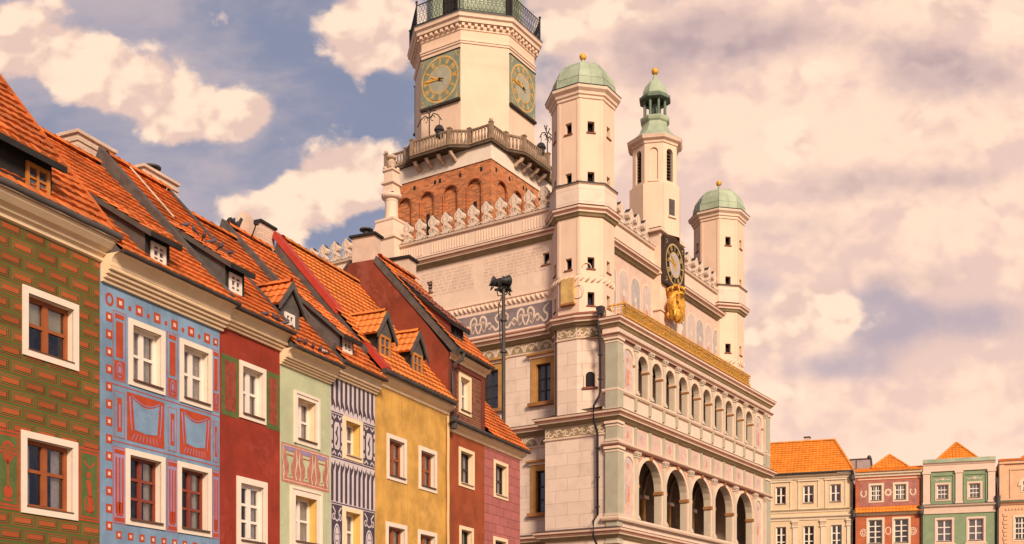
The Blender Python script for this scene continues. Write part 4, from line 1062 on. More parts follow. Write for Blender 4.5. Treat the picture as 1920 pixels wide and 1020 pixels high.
def band_prof(z, top=.5, s=1.0):
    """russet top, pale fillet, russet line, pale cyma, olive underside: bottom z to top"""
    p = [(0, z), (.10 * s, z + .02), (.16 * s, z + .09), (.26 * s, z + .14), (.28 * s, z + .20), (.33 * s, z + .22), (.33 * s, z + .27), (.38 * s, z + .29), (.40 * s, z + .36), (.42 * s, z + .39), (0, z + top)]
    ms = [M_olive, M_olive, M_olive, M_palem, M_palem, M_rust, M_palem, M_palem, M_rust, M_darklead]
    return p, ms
c = MB()
S_LOW = [(.9, 18.4), (.9, 3.38), (0, 3.38), (0, 0), (UE, 0), (UE, 4)]
S_UP = [(.9, 18.4), (.9, 3.36), (.20, 3.04), (0, 2.78), (0, 1.84), (.36, .66), (-.06, .66), (-.06, -.06), (UE + .06, -.06), (UE + .06, 4)]
S_UPA = S_UP[:5] + [(.36, .66)]; S_UPB = S_UP[6:]
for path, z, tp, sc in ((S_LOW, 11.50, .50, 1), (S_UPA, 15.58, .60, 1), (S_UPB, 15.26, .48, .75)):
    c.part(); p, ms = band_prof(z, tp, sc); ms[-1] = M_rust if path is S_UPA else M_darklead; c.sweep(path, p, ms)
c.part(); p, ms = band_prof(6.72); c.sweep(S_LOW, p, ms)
for path, z in ((S_LOW[:3] + [(0, .5)], 10.96), (S_UPA, 15.06), (S_LOW, 6.28)):   # small moulding under each frieze
    c.part(); c.sweep(path, [(0, z), (.05, z + .02), (.06, z + .07), (.02, z + .09), (0, z + .10)], M_palem)
c.part(); p, ms = band_prof(19.84); c.sweep([(.9, 18.4), (.9, 3.0)], p, ms)
c.part(); c.sweep([(.9, 18.4), (.9, 3.0)], [(0, 21.08), (.10, 21.10), (.13, 21.18), (.14, 21.20), (-.3, 21.24)], [M_palem, M_palem, M_darklead, M_darklead])
for u0, u1 in ((2.2, 7.5), (9.95, 15.7)):
    c.part(); p, ms = band_prof(19.72); c.sweep([(u0, EW), (u1, EW)], p, ms)
    c.part(); c.sweep([(u0, EW), (u1, EW)], [(0, 21.08), (.10, 21.10), (.13, 21.18), (.14, 21.20), (-.3, 21.24)], [M_palem, M_palem, M_darklead, M_darklead])
c.build('cornice', hall)

# ---- painted friezes of the south wall
d = Deco(PS)
d.rect(3.4, 18.4, 16.28, 17.22, M_greyfrieze); d.rect(3.4, 18.4, 17.22, 17.30, M_palem, 1); d.rect(3.4, 18.4, 16.20, 16.28, M_palem, 1)
for k in range(6):                            # serpents facing one another either side of a leafy stem
    x = 4.9 + k * 2.5
    for sg in (-1, 1):
        q = lambda pts: [(x + sg * px, 16.28 + pz * .94) for px, pz in pts]
        d.curve(q([(.02, .10), (.16, .42), (.10, .72), (.22, .88), (.40, .74), (.42, .42), (.32, .16), (.20, .30)]), [.06, .09, .09, .10, .10, .09, .06, .02], M_scroll, 1)
        d.curve(q([(.30, .12), (.46, .40), (.60, .52), (.70, .36), (.60, .20), (.54, .30)]), [.05, .08, .08, .07, .05, .02], M_scroll, 1)
        d.curve(q([(.62, .46), (.80, .30), (.92, .14), (1.08, .22), (1.08, .44), (.96, .54), (.92, .70), (1.02, .82), (1.14, .90)]), [.05, .08, .09, .09, .09, .08, .07, .07, .10], M_scroll, 1)
        d.curve(q([(.0, .50), (.10, .60), (.22, .58)]), [.08, .07, .02], M_scroll, 1); d.curve(q([(.18, .62), (.28, .60), (.30, .48)]), [.02, .06, .02], M_scroll, 1)
        d.disc(*q([(1.16, .92)])[0], .05, .04, M_scroll, 2, 8)
for k in range(26):                           # running leaf arches under the middle cornice
    for zz, x0, n_ in ((15.19, 3.5, 20), (11.06, 3.5, 20)):
        if k >= n_: continue
        x = x0 + .37 + k * .74
        if zz < 12: w_ = .4
        pts = [(x + .33 * math.cos(t_), zz + .34 * math.sin(t_)) for t_ in [math.pi * j / 8 for j in range(9)]]
        d.line(pts, .055, M_scroll, 1)
        for j in (-1, 0, 1): d.line([(x, zz + .02), (x + j * .12, zz + .22)], [.06, .03], M_scroll, 1)
        for j in (-1, 0, 1): d.line([(x + .37, zz + .02), (x + .37 + j * .12, zz + .36)], [.02, .06], M_scroll, 1)
d.rect(3.4, 18.4, 15.16, 15.58, M_olive); d.rect(3.4, 18.4, 11.05, 11.48, M_olive)
d.build('sgraffito_frieze', hall)
rp = MB()                                     # rope-like roll of leaves
for k in range(62):
    x = 3.45 + k * .24
    rp.tube([PS(x, 17.38, .02), PS(x + .05, 17.44, -.06), PS(x + .15, 17.56, -.06), PS(x + .20, 17.66, .0)], [.02, .045, .05, .02], M_palem, 5)
rp.sweep([(.9, 18.4), (.9, 3.2)], [(0, 17.68), (.05, 17.70), (.05, 17.74), (0, 17.76)], M_palem)
rp.build('leaf_roll', hall)
ins = Deco(PS)                                # two blocks of faded painted lettering
for a0, a1, z0, z1 in ((3.9, 7.2, 18.55, 19.66), (7.6, 10.7, 18.45, 19.62)):
    nr = 8
    for r_ in range(nr):
        z = z1 - (z1 - z0) * (r_ + .5) / nr; x = a0 + rnd.random() * .2
        while x < a1 - .1:
            for _ in range(rnd.randint(2, 7)):
                w_ = .035 + rnd.random() * .02; kx = rnd.random()
                ins.rect(x, x + .014, z - .04, z + .04, M_letter)
                if kx < .7: ins.rect(x, x + w_, z + .028, z + .04, M_letter)
                if kx > .3: ins.rect(x + w_ - .012, x + w_, z - .04, z + .03, M_letter)
                x += w_ + .022
                if x > a1 - .1: break
            x += .06
ins.build('faded_inscription', hall)
fl = MB()                                     # fluted attic band
for k in range(104):
    x = 3.1 + k * .146
    if k % 17 == 0: fl.part()
    if k % 17 < 14: fl.box(x, x + .07, 20.50, 20.98, -.022, .005, M_palem, PS)
fl.build('fluted_band', hall)

# ---- scrolled merlons
def merlon_mesh():
    half = [(.37, 0), (.37, .07), (.25, .09), (.17, .17), (.17, .26), (.22, .34), (.19, .42), (.10, .47), (.10, .54), (.20, .60), (.245, .71), (.22, .84), (.15, .93), (.09, .97), (.08, 1.03), (0, 1.05)]
    poly = half + [(-a, b_) for a, b_ in reversed(half[:-1])]
    q = MB(); Pm = lambda a, z, d: (d, a, z)
    def fan(dd):
        for k in range(len(half) - 1):
            (a, z), (a2, z2) = half[k], half[k + 1]
            q.add([Pm(-a, z, dd), Pm(a, z, dd), Pm(a2, z2, dd), Pm(-a2, z2, dd)], M_merlon)
    fan(-.13); fan(.13)
    for k in range(len(poly)):
        (a, z), (a2, z2) = poly[k], poly[(k + 1) % len(poly)]
        top = z + z2 > 1.66
        q.add([Pm(a, z, -.13), Pm(a2, z2, -.13), Pm(a2, z2, .13), Pm(a, z, .13)], M_darklead if top else M_merlon)
    for sg in (-1, 1):                        # raised volutes and rim
        q.tube([Pm(sg * (.27 + .08 * math.cos(t_)), .09 + .07 * math.sin(t_), -.135) for t_ in [k * .7 for k in range(9)]], .028, M_stone, 5)
        q.tube([Pm(sg * .09, .62, -.135), Pm(sg * .15, .72, -.135), Pm(sg * .10, .86, -.135)], .02, M_stone, 5)
        q.tube([Pm(sg * (.09 + .05 * math.cos(t_)), .33 + .06 * math.sin(t_), -.135) for t_ in [k * .8 for k in range(7)]], .022, M_stone, 5)
    q.box(-.10, .10, .40, .44, -.15, -.13, M_stone, Pm)
    return q
proto = merlon_mesh().build('merlon', hall, (1.07, 4.05, 21.2))
k = 1
while 4.05 + k * .745 < 18.2:
    w_ = 4.05 + k * .745
    if not (12.0 < w_ < 13.3): copy_part(proto, 0, k * .745, 0)
    k += 1
for u in (3.55, 4.25, 5.2, 5.9, 6.75, 10.9, 11.6, 12.55, 13.25, 14.2, 14.9):
    c_ = copy_part(proto); c_.location = (u, EW + .12, 21.2); c_.rotation_euler = (0, 0, R(90))

# ---- tall pinnacle on the south attic
pn = MB(); cx_, cy_ = 1.25, 12.65
def sqp(h): return h * math.sqrt(2)
pn.lathe((cx_, cy_), [(sqp(.80), 19.6), (sqp(.80), 21.45), (sqp(.88), 21.5), (sqp(.88), 21.62), (sqp(.62), 21.72), (sqp(.60), 22.1), (sqp(.52), 22.45), (sqp(.56), 22.5), (sqp(.56), 22.6), (sqp(.36), 22.68)], 4, M_hallplain, R(45))
pn.lathe((cx_, cy_), [(.36, 22.62), (.36, 22.72), (.32, 22.75), (.305, 23.5), (.33, 23.56), (.33, 23.62), (.44, 23.68), (.48, 23.74), (.48, 23.84), (.36, 23.90)], 18, M_hallplain, smooth=False)
pn.lathe((cx_, cy_), [(sqp(.36), 23.88), (sqp(.30), 24.0), (sqp(.27), 24.30), (sqp(.36), 24.34), (sqp(.36), 24.42), (sqp(.27), 24.46), (sqp(.25), 24.92), (sqp(.32), 24.96), (sqp(.32), 25.04), (.1, 25.08)], 4, M_hallplain, R(45))
for a_ in range(4): pn.ball((cx_ + .30 * math.cos(R(45 + 90 * a_)), cy_ + .30 * math.sin(R(45 + 90 * a_)), 25.12), .10, M_stone, 8)
pn.lathe((cx_, cy_), [(.15, 25.05), (.15, 25.14), (.19, 25.22), (.22, 25.42), (.15, 25.50), (.13, 25.54), (.22, 25.60), (.25, 25.66), (.20, 25.74), (.02, 25.80)], 14, M_stone, smooth=True)
pn.build('pinnacle', hall)

# ---- corner turrets
def turret(cu, cw, mirror=False):
    RR = 1.33; c0 = (cu, cw)
    s_ = MB()
    ap = RR * math.cos(R(22.5)); sd = RR * math.sin(R(22.5))
    faces = []
    for k in range(8):
        an = R(45 * k); nx, ny = math.cos(an), math.sin(an); tx, ty = -ny, nx
        P = (lambda nx, ny, tx, ty: (lambda a, z, d: (cu + nx * (ap - d) + tx * a, cw + ny * (ap - d) + ty * a, z)))(nx, ny, tx, ty)
        hs = [(-.15, .15, z, z + h) for z, h in ((16.52, .56), (18.05, .48), (21.62, .46), (23.72, .46))]
        if k == 4: hs = [] if mirror else hs[1:]                # the south face carries a panel instead of the lowest window
        holed(s_, P, (-sd, sd, 15.5, 25.3), hs, M_turret)
        for h in hs: reveal(s_, P, h, .2, M_turret)
        for e in (-sd + .07, sd - .07):
            s_.box(e - .045, e + .045, 21.7, 25.1, -.018, .003, M_turret, P); s_.box(e - .045, e + .045, 17.8, 20.1, -.018, .003, M_turret, P)
        faces.append((P, hs))
    s_.lathe(c0, [(.78, 15.6), (.78, 25.2)], 8, M_dark, R(22.5))  # added dark core, keeps the sky from showing through opposite windows
    o = s_.build('corner_turret', hall)
    for k, (P, hs) in enumerate(faces):
        if k in (0, 1, 2) and not mirror: continue
        for h in hs: slot(P, 0, h[2], .30, h[3] - h[2], o)
    cm = MB(); q = R(22.5)
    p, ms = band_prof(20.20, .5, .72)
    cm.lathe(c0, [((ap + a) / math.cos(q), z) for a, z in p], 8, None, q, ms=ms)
    cm.part(); cm.lathe(c0, [((ap + a) / math.cos(q), z) for a, z in [(.10, 20.70), (.10, 21.50), (.16, 21.54), (.17, 21.60), (.02, 21.66)]], 8, None, q, ms=[M_hallblock, M_palem, M_darklead, M_darklead])
    cm.part(); cm.lathe(c0, [((ap + a) / math.cos(q), z) for a, z in [(0, 25.10), (.05, 25.12), (.06, 25.22), (.12, 25.26), (.14, 25.36), (.26, 25.46), (.28, 25.56), (.30, 25.60), (.06, 25.68)]], 8, None, q, ms=[M_palem] * 6 + [M_darklead] * 2)
    cm.build('turret_cornice', o)
    rl = MB()
    for k in range(32):
        an = 2 * math.pi * k / 32; rr = 1.29
        a2 = an + .13
        rl.tube([(cu + rr * math.cos(an), cw + rr * math.sin(an), 17.50), (cu + (rr + .045) * math.cos(an + .05), cw + (rr + .045) * math.sin(an + .05), 17.56), (cu + (rr + .045) * math.cos(a2), cw + (rr + .045) * math.sin(a2), 17.68), (cu + rr * math.cos(a2 + .04), cw + rr * math.sin(a2 + .04), 17.76)], [.02, .042, .045, .02], M_palem, 5)
    rl.build('leaf_roll', o)
    dm = MB()
    prof = [(1.30, 25.62), (1.31, 25.74), (1.285, 26.05), (1.19, 26.38), (.98, 26.70), (.68, 26.93), (.36, 27.05), (.14, 27.10), (.08, 27.22)]
    for k in range(8):                        # eight curved copper segments with standing seams
        a0, a1 = R(22.5 + 45 * k), R(22.5 + 45 * (k + 1)); n = 4
        rows = []
        for r_, z in [(a_ * RR / 1.25, b_) for a_, b_ in prof]:
            x0, y0, x1, y1 = r_ * math.cos(a0), r_ * math.sin(a0), r_ * math.cos(a1), r_ * math.sin(a1)
            rows.append([(cu + x0 + (x1 - x0) * j / n, cw + y0 + (y1 - y0) * j / n, z) for j in range(n + 1)])
        dm.grid(rows, M_copper, smooth=False)
        for j in (0, 2):
            dm.tube([(rows[i][j][0], rows[i][j][1], rows[i][j][2]) for i in range(len(prof) - 1)], .022 if j == 0 else .013, M_copper, 4, cap=False)
    for i in (2, 4):
        r_, z = prof[i][0] * RR / 1.25, prof[i][1]; dm.lathe(c0, [((r_ + .012), z - .015), ((r_ + .012), z + .015)], 8, M_copper, q)
    dm.build('copper_dome', o)
    fn = MB(); fn.lathe(c0, [(.10, 27.08), (.07, 27.2), (.05, 27.35), (.06, 27.4)], 10, M_copper, smooth=True); fn.ball((cu, cw, 27.50), .15, M_gold, 14); fn.build('gilt_ball', o)
    return o, faces
TS, fS = turret(1.35, 2.31)
TN, fN = turret(16.45, 2.35, True)
gp = MB(); P = fS[4][0]                       # gilded sundial panel on the south face of the near turret
gp.box(-.30, .30, 16.62, 17.66, -.14, .0, M_goldp, P); gp.box(-.34, .34, 16.54, 16.62, -.20, .0, M_impost, P)
P5 = fS[5][0]
gp.tube([P(.46 + .27 * math.cos(t_), 17.06 + .27 * math.sin(t_), -.02) for t_ in [k * math.pi / 8 for k in range(17)]], .014, M_bluep, 5)
gp.tube([P5(-.20 + .2 * math.cos(t_), 18.05 + .22 * math.sin(t_), -.05) for t_ in [math.pi * k / 8 for k in range(9)]], .02, M_palem, 5)
gp.build('sundial_panel', TS)

# ---- bell turret on the middle of the front
cu, cw = 8.72, 2.45
bt = MB(); q = 0.0; RL = 1.13; apL = RL * math.cos(R(22.5)); sdL = RL * math.sin(R(22.5))
bt.box(7.5, 9.95, 1.60, 3.4, 15.9, 21.9, M_hallplain)
bt.box(7.3, 10.1, 1.45, 3.5, 21.9, 22.02, M_palem); bt.box(7.38, 10.02, 1.52, 3.45, 22.02, 22.10, M_darklead)
bt.box(7.42, 10.02, 1.54, 1.9, 19.9, 20.0, M_palem); bt.box(7.42, 10.02, 1.54, 1.9, 18.2, 18.27, M_palem)
louv = []
for k in range(8):
    an = R(22.5 + 45 * k); nx, ny = math.cos(an), math.sin(an); tx, ty = -ny, nx
    P = (lambda nx, ny, tx, ty: (lambda a, z, d: (cu + nx * (apL - d) + tx * a, cw + ny * (apL - d) + ty * a, z)))(nx, ny, tx, ty)
    arch_wall(bt, P, -sdL, sdL, 24.25, 26.4, [(0, .20, 24.5, 25.85)], M_turret, .22)
    bt.add([P(-sdL - .07, 21.9, -.14), P(sdL + .07, 21.9, -.14), P(sdL + .07, 24.3, -.14), P(-sdL - .07, 24.3, -.14)], M_turret)
    bt.add([P(-sdL - .07, 24.3, -.14), P(sdL + .07, 24.3, -.14), P(sdL, 24.34, .0), P(-sdL, 24.34, .0)], M_palem)
    louv.append((P, k))
bell = bt.build('bell_turret', hall)
for P, k in louv:
    lv = MB(); pts = [(-.20, 24.5), (.20, 24.5)] + list(reversed(arch_pts(0, .20, 25.85, 8)))
    if k % 2 == 0:                            # walled-up niche
        lv.add([P(a, z, .07) for a, z in pts], M_turret); lv.box(-.26, .26, 24.44, 24.50, -.05, .06, M_palem, P); lv.build('niche', bell); continue
    lv.add([P(a, z, .2) for a, z in pts], M_dark)
    for j in range(9):
        z = 24.58 + j * .15; lv.box(-.18, .18, z, z + .03, .10, .19, M_slate, P)
    lv.build('louvre', bell)
lw = MB(); P = louv[5][0]
lw.box(-.18, .18, 22.8, 23.6, -.155, -.10, M_slate, P); lw.box(-.24, .24, 22.72, 22.8, -.22, -.1, M_palem, P); lw.build('louvre_door', bell)
cc = MB(); q = 0.0; cs = math.cos(R(22.5))
cc.lathe((cu, cw), [((apL + a) / cs, z) for a, z in [(0, 26.25), (.05, 26.27), (.07, 26.36), (.20, 26.44), (.24, 26.54), (.26, 26.58), (.2, 26.62)]], 8, M_palem, q)
cc.build('turret_cornice', bell)
rf = MB()
rf.lathe((cu, cw), [(1.40, 26.56), (1.36, 26.62), (1.02, 26.85), (.80, 27.05), (.66, 27.35), (.62, 27.55), (.70, 27.62), (.74, 27.72), (.74, 27.80), (.50, 27.84)], 8, M_copper, q)
rf.lathe((cu, cw), [(.50, 28.66), (.78, 28.68), (.80, 28.78), (.70, 28.84), (.62, 28.95)], 8, M_copper2, q)
rf.lathe((cu, cw), [(.62, 28.92), (.60, 29.1), (.50, 29.35), (.30, 29.6), (.14, 29.74), (.08, 29.95), (.05, 30.0)], 8, M_copper, q)
for k in range(8):
    an = R(45 * k); rf.tube([(cu + .52 * math.cos(an), cw + .52 * math.sin(an), 27.8), (cu + .52 * math.cos(an), cw + .52 * math.sin(an), 28.7)], .065, M_copper2, 8)
rf.lathe((cu, cw), [(.12, 27.8), (.20, 28.1), (.16, 28.5), (.05, 28.66)], 10, M_copper2, smooth=True)
rf.build('copper_lantern', bell)
fn = MB(); fn.lathe((cu, cw), [(.05, 29.9), (.04, 30.05)], 8, M_copper); fn.ball((cu, cw, 30.16), .17, M_gold, 14); fn.build('gilt_ball', bell)

# ---- clock board and gilded crest on the front
PK = PE(1.5); cB = (8.70, 20.62)
k_ = MB(); k_.box(7.56, 9.84, 19.50, 21.74, -.10, .06, M_wood, PK)
ck = k_.build('wall_clock', hall)
d = Deco(PK, -.105)
d.ring(*cB, 1.0, .98, .07, M_goldp, 0, 36); d.ring(*cB, .93, .91, .30, M_dark, 0, 36); d.ring(*cB, .63, .61, .06, M_goldp, 0, 30); d.disc(*cB, .57, .55, M_bluep, 0, 30)
for k in range(12):
    an = R(30 * k); x, z = cB[0] + .78 * math.sin(an), cB[1] + .76 * math.cos(an)
    r0, r1 = .66, .91
    for e in ((0,), (-.07, .07), (-.1, 0, .1))[k % 3]:
        d.line([(cB[0] + r0 * math.sin(an + e), cB[1] + r0 * math.cos(an + e)), (cB[0] + r1 * math.sin(an + e), cB[1] + r1 * math.cos(an + e))], .045, M_goldp, 1)
for k in range(16):
    an = R(22.5 * k); d.line([cB, (cB[0] + .42 * math.sin(an), cB[1] + .42 * math.cos(an))], [.07, .005], M_goldp, 1)
d.disc(*cB, .16, .16, M_gold, 2)
for sx in (-1, 1):
    for sz in (-1, 1): d.line([(cB[0] + sx * .98, cB[1] + sz * .98), (cB[0] + sx * .82, cB[1] + sz * .92), (cB[0] + sx * .92, cB[1] + sz * .78)], .05, M_goldp, 0)
d.build('dial', ck)
hd = Deco(PK, -.13); hd.line([(cB[0] + .1, cB[1] + .02), (cB[0] - .80, cB[1] + .10)], [.04, .09], M_gold); hd.line([(cB[0], cB[1]), (cB[0] - .42, cB[1] + .34)], [.05, .10], M_gold); hd.build('clock_hands', ck)
# gilded eagle-shaped crest: crown over spread wings and drapery
em = MB(); xc = 8.62; Pm = lambda a, b, d: (8.34 + (a - 8.62) * 1.22, 1.32 + d, 17.85 + (b - 17.5) * .80)
def blobm(c, r, sx, sz, sy=.5, n=10):
    rows = []
    for i in range(7):
        t_ = math.pi * i / 6
        rows.append([Pm(c[0] + sx * r * math.sin(t_) * math.cos(p_), c[1] + sz * r * math.cos(t_), -sy * r * math.sin(t_) * math.sin(p_)) for p_ in [2 * math.pi * j / n for j in range(n)]])
    em.grid(rows, M_gold, closed=True)
blobm((xc, 18.28), .50, .86, 1.46, .40)
for sg in (-1, 1):
    for j in range(7):                        # overlapping wing feathers and drapery folds
        em.tube([Pm(xc + sg * (.12 + j * .02), 18.92 - j * .07, -.16), Pm(xc + sg * (.40 + j * .012), 18.86 - j * .13, -.26), Pm(xc + sg * (.56 - j * .015), 18.56 - j * .14, -.22), Pm(xc + sg * (.52 - j * .03), 18.26 - j * .13, -.12)], [.08, .12, .11, .05], M_gold, 6)
    em.tube([Pm(xc + sg * .18, 18.0, -.18), Pm(xc + sg * .28, 17.75, -.2), Pm(xc + sg * .34, 17.55, -.14)], [.16, .13, .06], M_gold, 6)
    blobm((xc + sg * .30, 17.72), .22, 1.0, 1.0, .6)
em.tube([Pm(xc, 18.1, -.2), Pm(xc, 17.7, -.24), Pm(xc, 17.48, -.14)], [.16, .18, .08], M_gold, 6)
em.tube([Pm(xc + .02, 18.7, -.2), Pm(xc - .05, 18.92, -.28), Pm(xc - .14, 19.02, -.30), Pm(xc - .28, 18.95, -.28)], [.15, .12, .10, .03], M_gold, 7)
em.build('gilded_crest', hall)
cr = MB(); cz = 19.02; xcr = 8.42
cr.lathe((xcr, 1.22), [(.34, cz), (.40, cz + .04), (.38, cz + .14), (.42, cz + .16)], 16, M_gold)
for k in range(8):
    an = 2 * math.pi * k / 8; x, y = xcr + .40 * math.cos(an), 1.22 + .40 * math.sin(an)
    cr.tube([(x, y, cz + .14), (xcr + .46 * math.cos(an), 1.22 + .46 * math.sin(an), cz + .30), (xcr + .25 * math.cos(an), 1.22 + .25 * math.sin(an), cz + .44), (xcr, 1.22, cz + .46)], [.06, .06, .04, .04], M_gold, 6); cr.ball((x, y, cz + .28), .07, M_gold, 8)
cr.ball((xcr, 1.22, cz + .52), .08, M_gold, 8)
cr.build('gilded_crown', hall)

# ---- frescoed niches on the upper front wall
d = Deco(PE(EW))
d.rect(2.3, 7.48, 15.8, 19.68, M_frescobg, 0); d.part(); d.rect(9.97, 15.6, 15.8, 19.68, M_frescobg, 0)
for i, c0 in enumerate([3.25, 4.45, 5.62, 6.78, 10.75, 11.85, 12.95, 14.05, 15.1]):
    d.part(); hw = .42; sp = 18.75
    pts = [(c0 - hw, 16.3), (c0 + hw, 16.3)] + list(reversed(arch_pts(c0, hw, sp, 10)))
    d.poly(pts, M_fresco if i % 2 else M_bluep, 1)
    out_ = arch_pts(c0, hw + .07, sp, 10); d.line([(c0 - hw - .07, 16.3)] + out_ + [(c0 + hw + .07, 16.3)], .09, M_palem, 2)
    cl_ = M_salmon if i % 3 != 2 else M_pinkp
    d.line([(c0 - .02, 16.5), (c0 + .03, 17.2), (c0 - .02, 17.75), (c0, 18.05)], [.42, .38, .30, .16], cl_, 3); d.disc(c0, 18.22, .10, .13, M_palem, 3, 10)
    d.line([(c0 - .15, 17.8), (c0 - .25, 17.3), (c0 - .05, 17.1)], .10, M_fresco, 4); d.line([(c0 + .08, 16.5), (c0 + .12, 17.3)], .10, M_bluep, 4)
d.build('fresco', hall)

# ---- loggia: two arcades in front of the hall
BAY = 1.37; CN = [.97 + BAY * i for i in range(12)]
lg = MB(); UP_SILL, UP_SPR, UP_HW = 12.72, 14.10, .50
LO_SILL, LO_SPR, LO_HW = 7.45, 9.15, 1.15
LOC = [(CN[1 + 2 * j] + CN[2 + 2 * j]) / 2 for j in range(5)]
arch_wall(lg, P0, 0, UE, 11.95, 15.05, [(c, UP_HW, UP_SILL, UP_SPR) for c in CN[1:11]], M_loggia, .26, M_sage2)
arch_wall(lg, P0, 0, UE, 6.4, 11.55, [(c, LO_HW, LO_SILL, LO_SPR) for c in LOC], M_loggia, .32, M_sage2)
arch_wall(lg, P0, 0, UE, 0, 6.4, [(c, 1.0, 0, 3.9) for c in LOC], M_hallblock, .6)
for w_ in (2.9,):                              # inner wall, floors and vault soffits
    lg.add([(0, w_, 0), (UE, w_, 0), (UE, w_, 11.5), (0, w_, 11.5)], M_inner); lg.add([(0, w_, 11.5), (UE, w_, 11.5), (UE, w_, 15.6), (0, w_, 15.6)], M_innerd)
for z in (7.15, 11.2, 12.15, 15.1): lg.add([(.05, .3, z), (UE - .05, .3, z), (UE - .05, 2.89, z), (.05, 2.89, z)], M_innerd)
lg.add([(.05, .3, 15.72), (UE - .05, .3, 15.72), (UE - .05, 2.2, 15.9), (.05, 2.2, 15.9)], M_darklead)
lg.add([(UE, 0, 0), (UE, 4.0, 0), (UE, 4.0, 15.7), (UE, 0, 15.7)], M_hallblock)
lg.add([(UE, 4.0, 0), (16.6, 4.0, 0), (16.6, 4.0, 15.7), (UE, 4.0, 15.7)], M_hallblock)
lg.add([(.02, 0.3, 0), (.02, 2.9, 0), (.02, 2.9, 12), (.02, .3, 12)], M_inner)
loggia = lg.build('loggia', hall)
# beams, inner columns and doors seen through the lower arches
dr = MB()
for c in LOC[:4]:
    dr.part(); dr.box(c + .5, c + 1.25, 7.15, 9.2, 2.80, 2.88, M_dark); dr.box(c + .38, c + .5, 7.15, 9.35, 2.74, 2.88, M_ochre); dr.box(c + 1.25, c + 1.37, 7.15, 9.35, 2.74, 2.88, M_ochre); dr.box(c + .30, c + 1.45, 9.35, 9.55, 2.70, 2.88, M_palem)
    dr.part(); dr.tube([(c - .1, 1.6, 7.15), (c - .1, 1.6, 9.1)], .13, M_ochre, 10); dr.box(c - .32, c + .12, 1.4, 1.8, 9.1, 9.25, M_palem)
    dr.tube([(c - .1, 1.6, 9.25), (c + .3, 1.6, 10.2), (c + 1.0, 1.6, 10.75), (c + 1.8, 1.6, 10.9)], .10, M_inner, 6)
dr.build('inner_doorway', loggia)

def pilaster(name, a0, a1, z0, z1, proud, m_, cap=True, base=True, capm=None):
    b_ = MB(); b_.box(a0, a1, z0, z1, -proud, .004, m_, P0)
    capm = capm or M_sage2
    if cap:
        b_.box(a0 - .03, a1 + .03, z1 - .24, z1 - .18, -proud - .03, .003, capm, P0)
        for k_, e in ((.16, .02), (.08, .05), (0, .09)): b_.box(a0 - e, a1 + e, z1 - k_ - .08, z1 - k_ - .002, -proud - e, .002, capm, P0)
        for x in (a0 - .02, a1 + .02): b_.tube([P0(x, z1 - .10, -proud - .08), P0(x, z1 - .10, -proud + .02)], .055, capm, 8)
    if base:
        for k_, e in ((0, .06), (.09, .03)): b_.box(a0 - e, a1 + e, z0 + k_, z0 + k_ + .09, -proud - e, .001, capm, P0)
    return b_.build(name, loggia)
edges = [(CN[i] + CN[i + 1]) / 2 for i in range(11)]
pw = .115
first = None
for e in edges + [UE - .62]:
    if first is None:
        first = (pilaster('pilaster', e - pw, e + pw, 12.82, 14.88, .10, M_sage2), pilaster('pilaster', e - pw * .8, e + pw * .8, 12.18, 12.74, .08, M_sage, cap=False, base=False), pilaster('pilaster', e - pw * .75, e + pw * .75, 10.66, 11.48, .07, M_sage, cap=False, base=False)); e0 = e
    else:
        for f_ in first: copy_part(f_, e - e0)
lowp = [edges[0], (LOC[0] + LOC[1]) / 2, (LOC[1] + LOC[2]) / 2, (LOC[2] + LOC[3]) / 2, (LOC[3] + LOC[4]) / 2, edges[10], UE - .62]
lp0 = None
for e in lowp:
    if lp0 is None: lp0 = pilaster('pilaster', e - .14, e + .14, 7.62, 10.44, .12, M_sage2); l0 = e
    else: copy_part(lp0, e - l0)
# corner piers wrap round the corner
for z0, z1, hh in ((7.62, 10.44, .12), (10.66, 11.48, .08), (11.9, 14.88, .10), (6.5, 7.62, .06)):
    cp = MB(); cp.box(-hh, .42, -hh, .46, z0, z1, M_sage); cp.box(-hh - .03, .45, -hh - .03, .49, z0 - .0, z0 + .10, M_sage2)
    cp.box(-hh - .05, .47, -hh - .05, .51, z1 - .10, z1 - .003, M_palem); cp.box(-hh - .02, .44, -hh - .02, .48, z1 - .22, z1 - .17, M_palem); cp.build('corner_pier', loggia)
    cp = MB(); cp.box(UE - .42, UE + hh, -hh, .46, z0, z1, M_sage); cp.box(UE - .47, UE + hh + .05, -hh - .05, .51, z1 - .10, z1 - .003, M_palem); cp.build('corner_pier', loggia)

mo = MB()                                      # horizontal mouldings of the loggia
front = [(-.0, .62), (-.0, 0), (UE, 0), (UE, .6)]
mo.part(); mo.sweep([(-.10, .60), (-.10, -.10), (UE + .1, -.10), (UE + .1, .6)], [(-.1, 14.86), (.06, 14.87), (.08, 14.91), (.12, 14.93), (.14, 14.98), (.16, 15.0), (-.1, 15.02)], [M_rust, M_palem, M_palem, M_rust, M_palem, M_palem])
mo.part(); mo.sweep([(-.06, .60), (-.06, -.06), (UE + .06, -.06), (UE + .06, .6)], [(-.06, 15.02), (.03, 15.03), (.03, 15.28), (-.06, 15.30)], [M_sage, M_loggia, M_palem])
mo.part(); mo.sweep([(-.08, .60), (-.08, -.08), (UE + .08, -.08), (UE + .08, .6)], [(-.08, 10.44), (.08, 10.45), (.10, 10.50), (.16, 10.54), (.18, 10.60), (-.08, 10.66)], [M_rust, M_rust, M_palem, M_palem, M_palem])
mo.part(); mo.sweep(front, [(0, 12.66), (.08, 12.68), (.12, 12.74), (.12, 12.80), (0, 12.83)], M_palem)
mo.part(); mo.sweep(front, [(0, 7.42), (.16, 7.44), (.20, 7.52), (.20, 7.60), (0, 7.63)], M_palem)
mo.part(); mo.sweep(front, [(0, 11.98), (.06, 12.0), (.06, 12.10), (0, 12.12)], M_sage2)
mo.build('string_moulding', loggia)
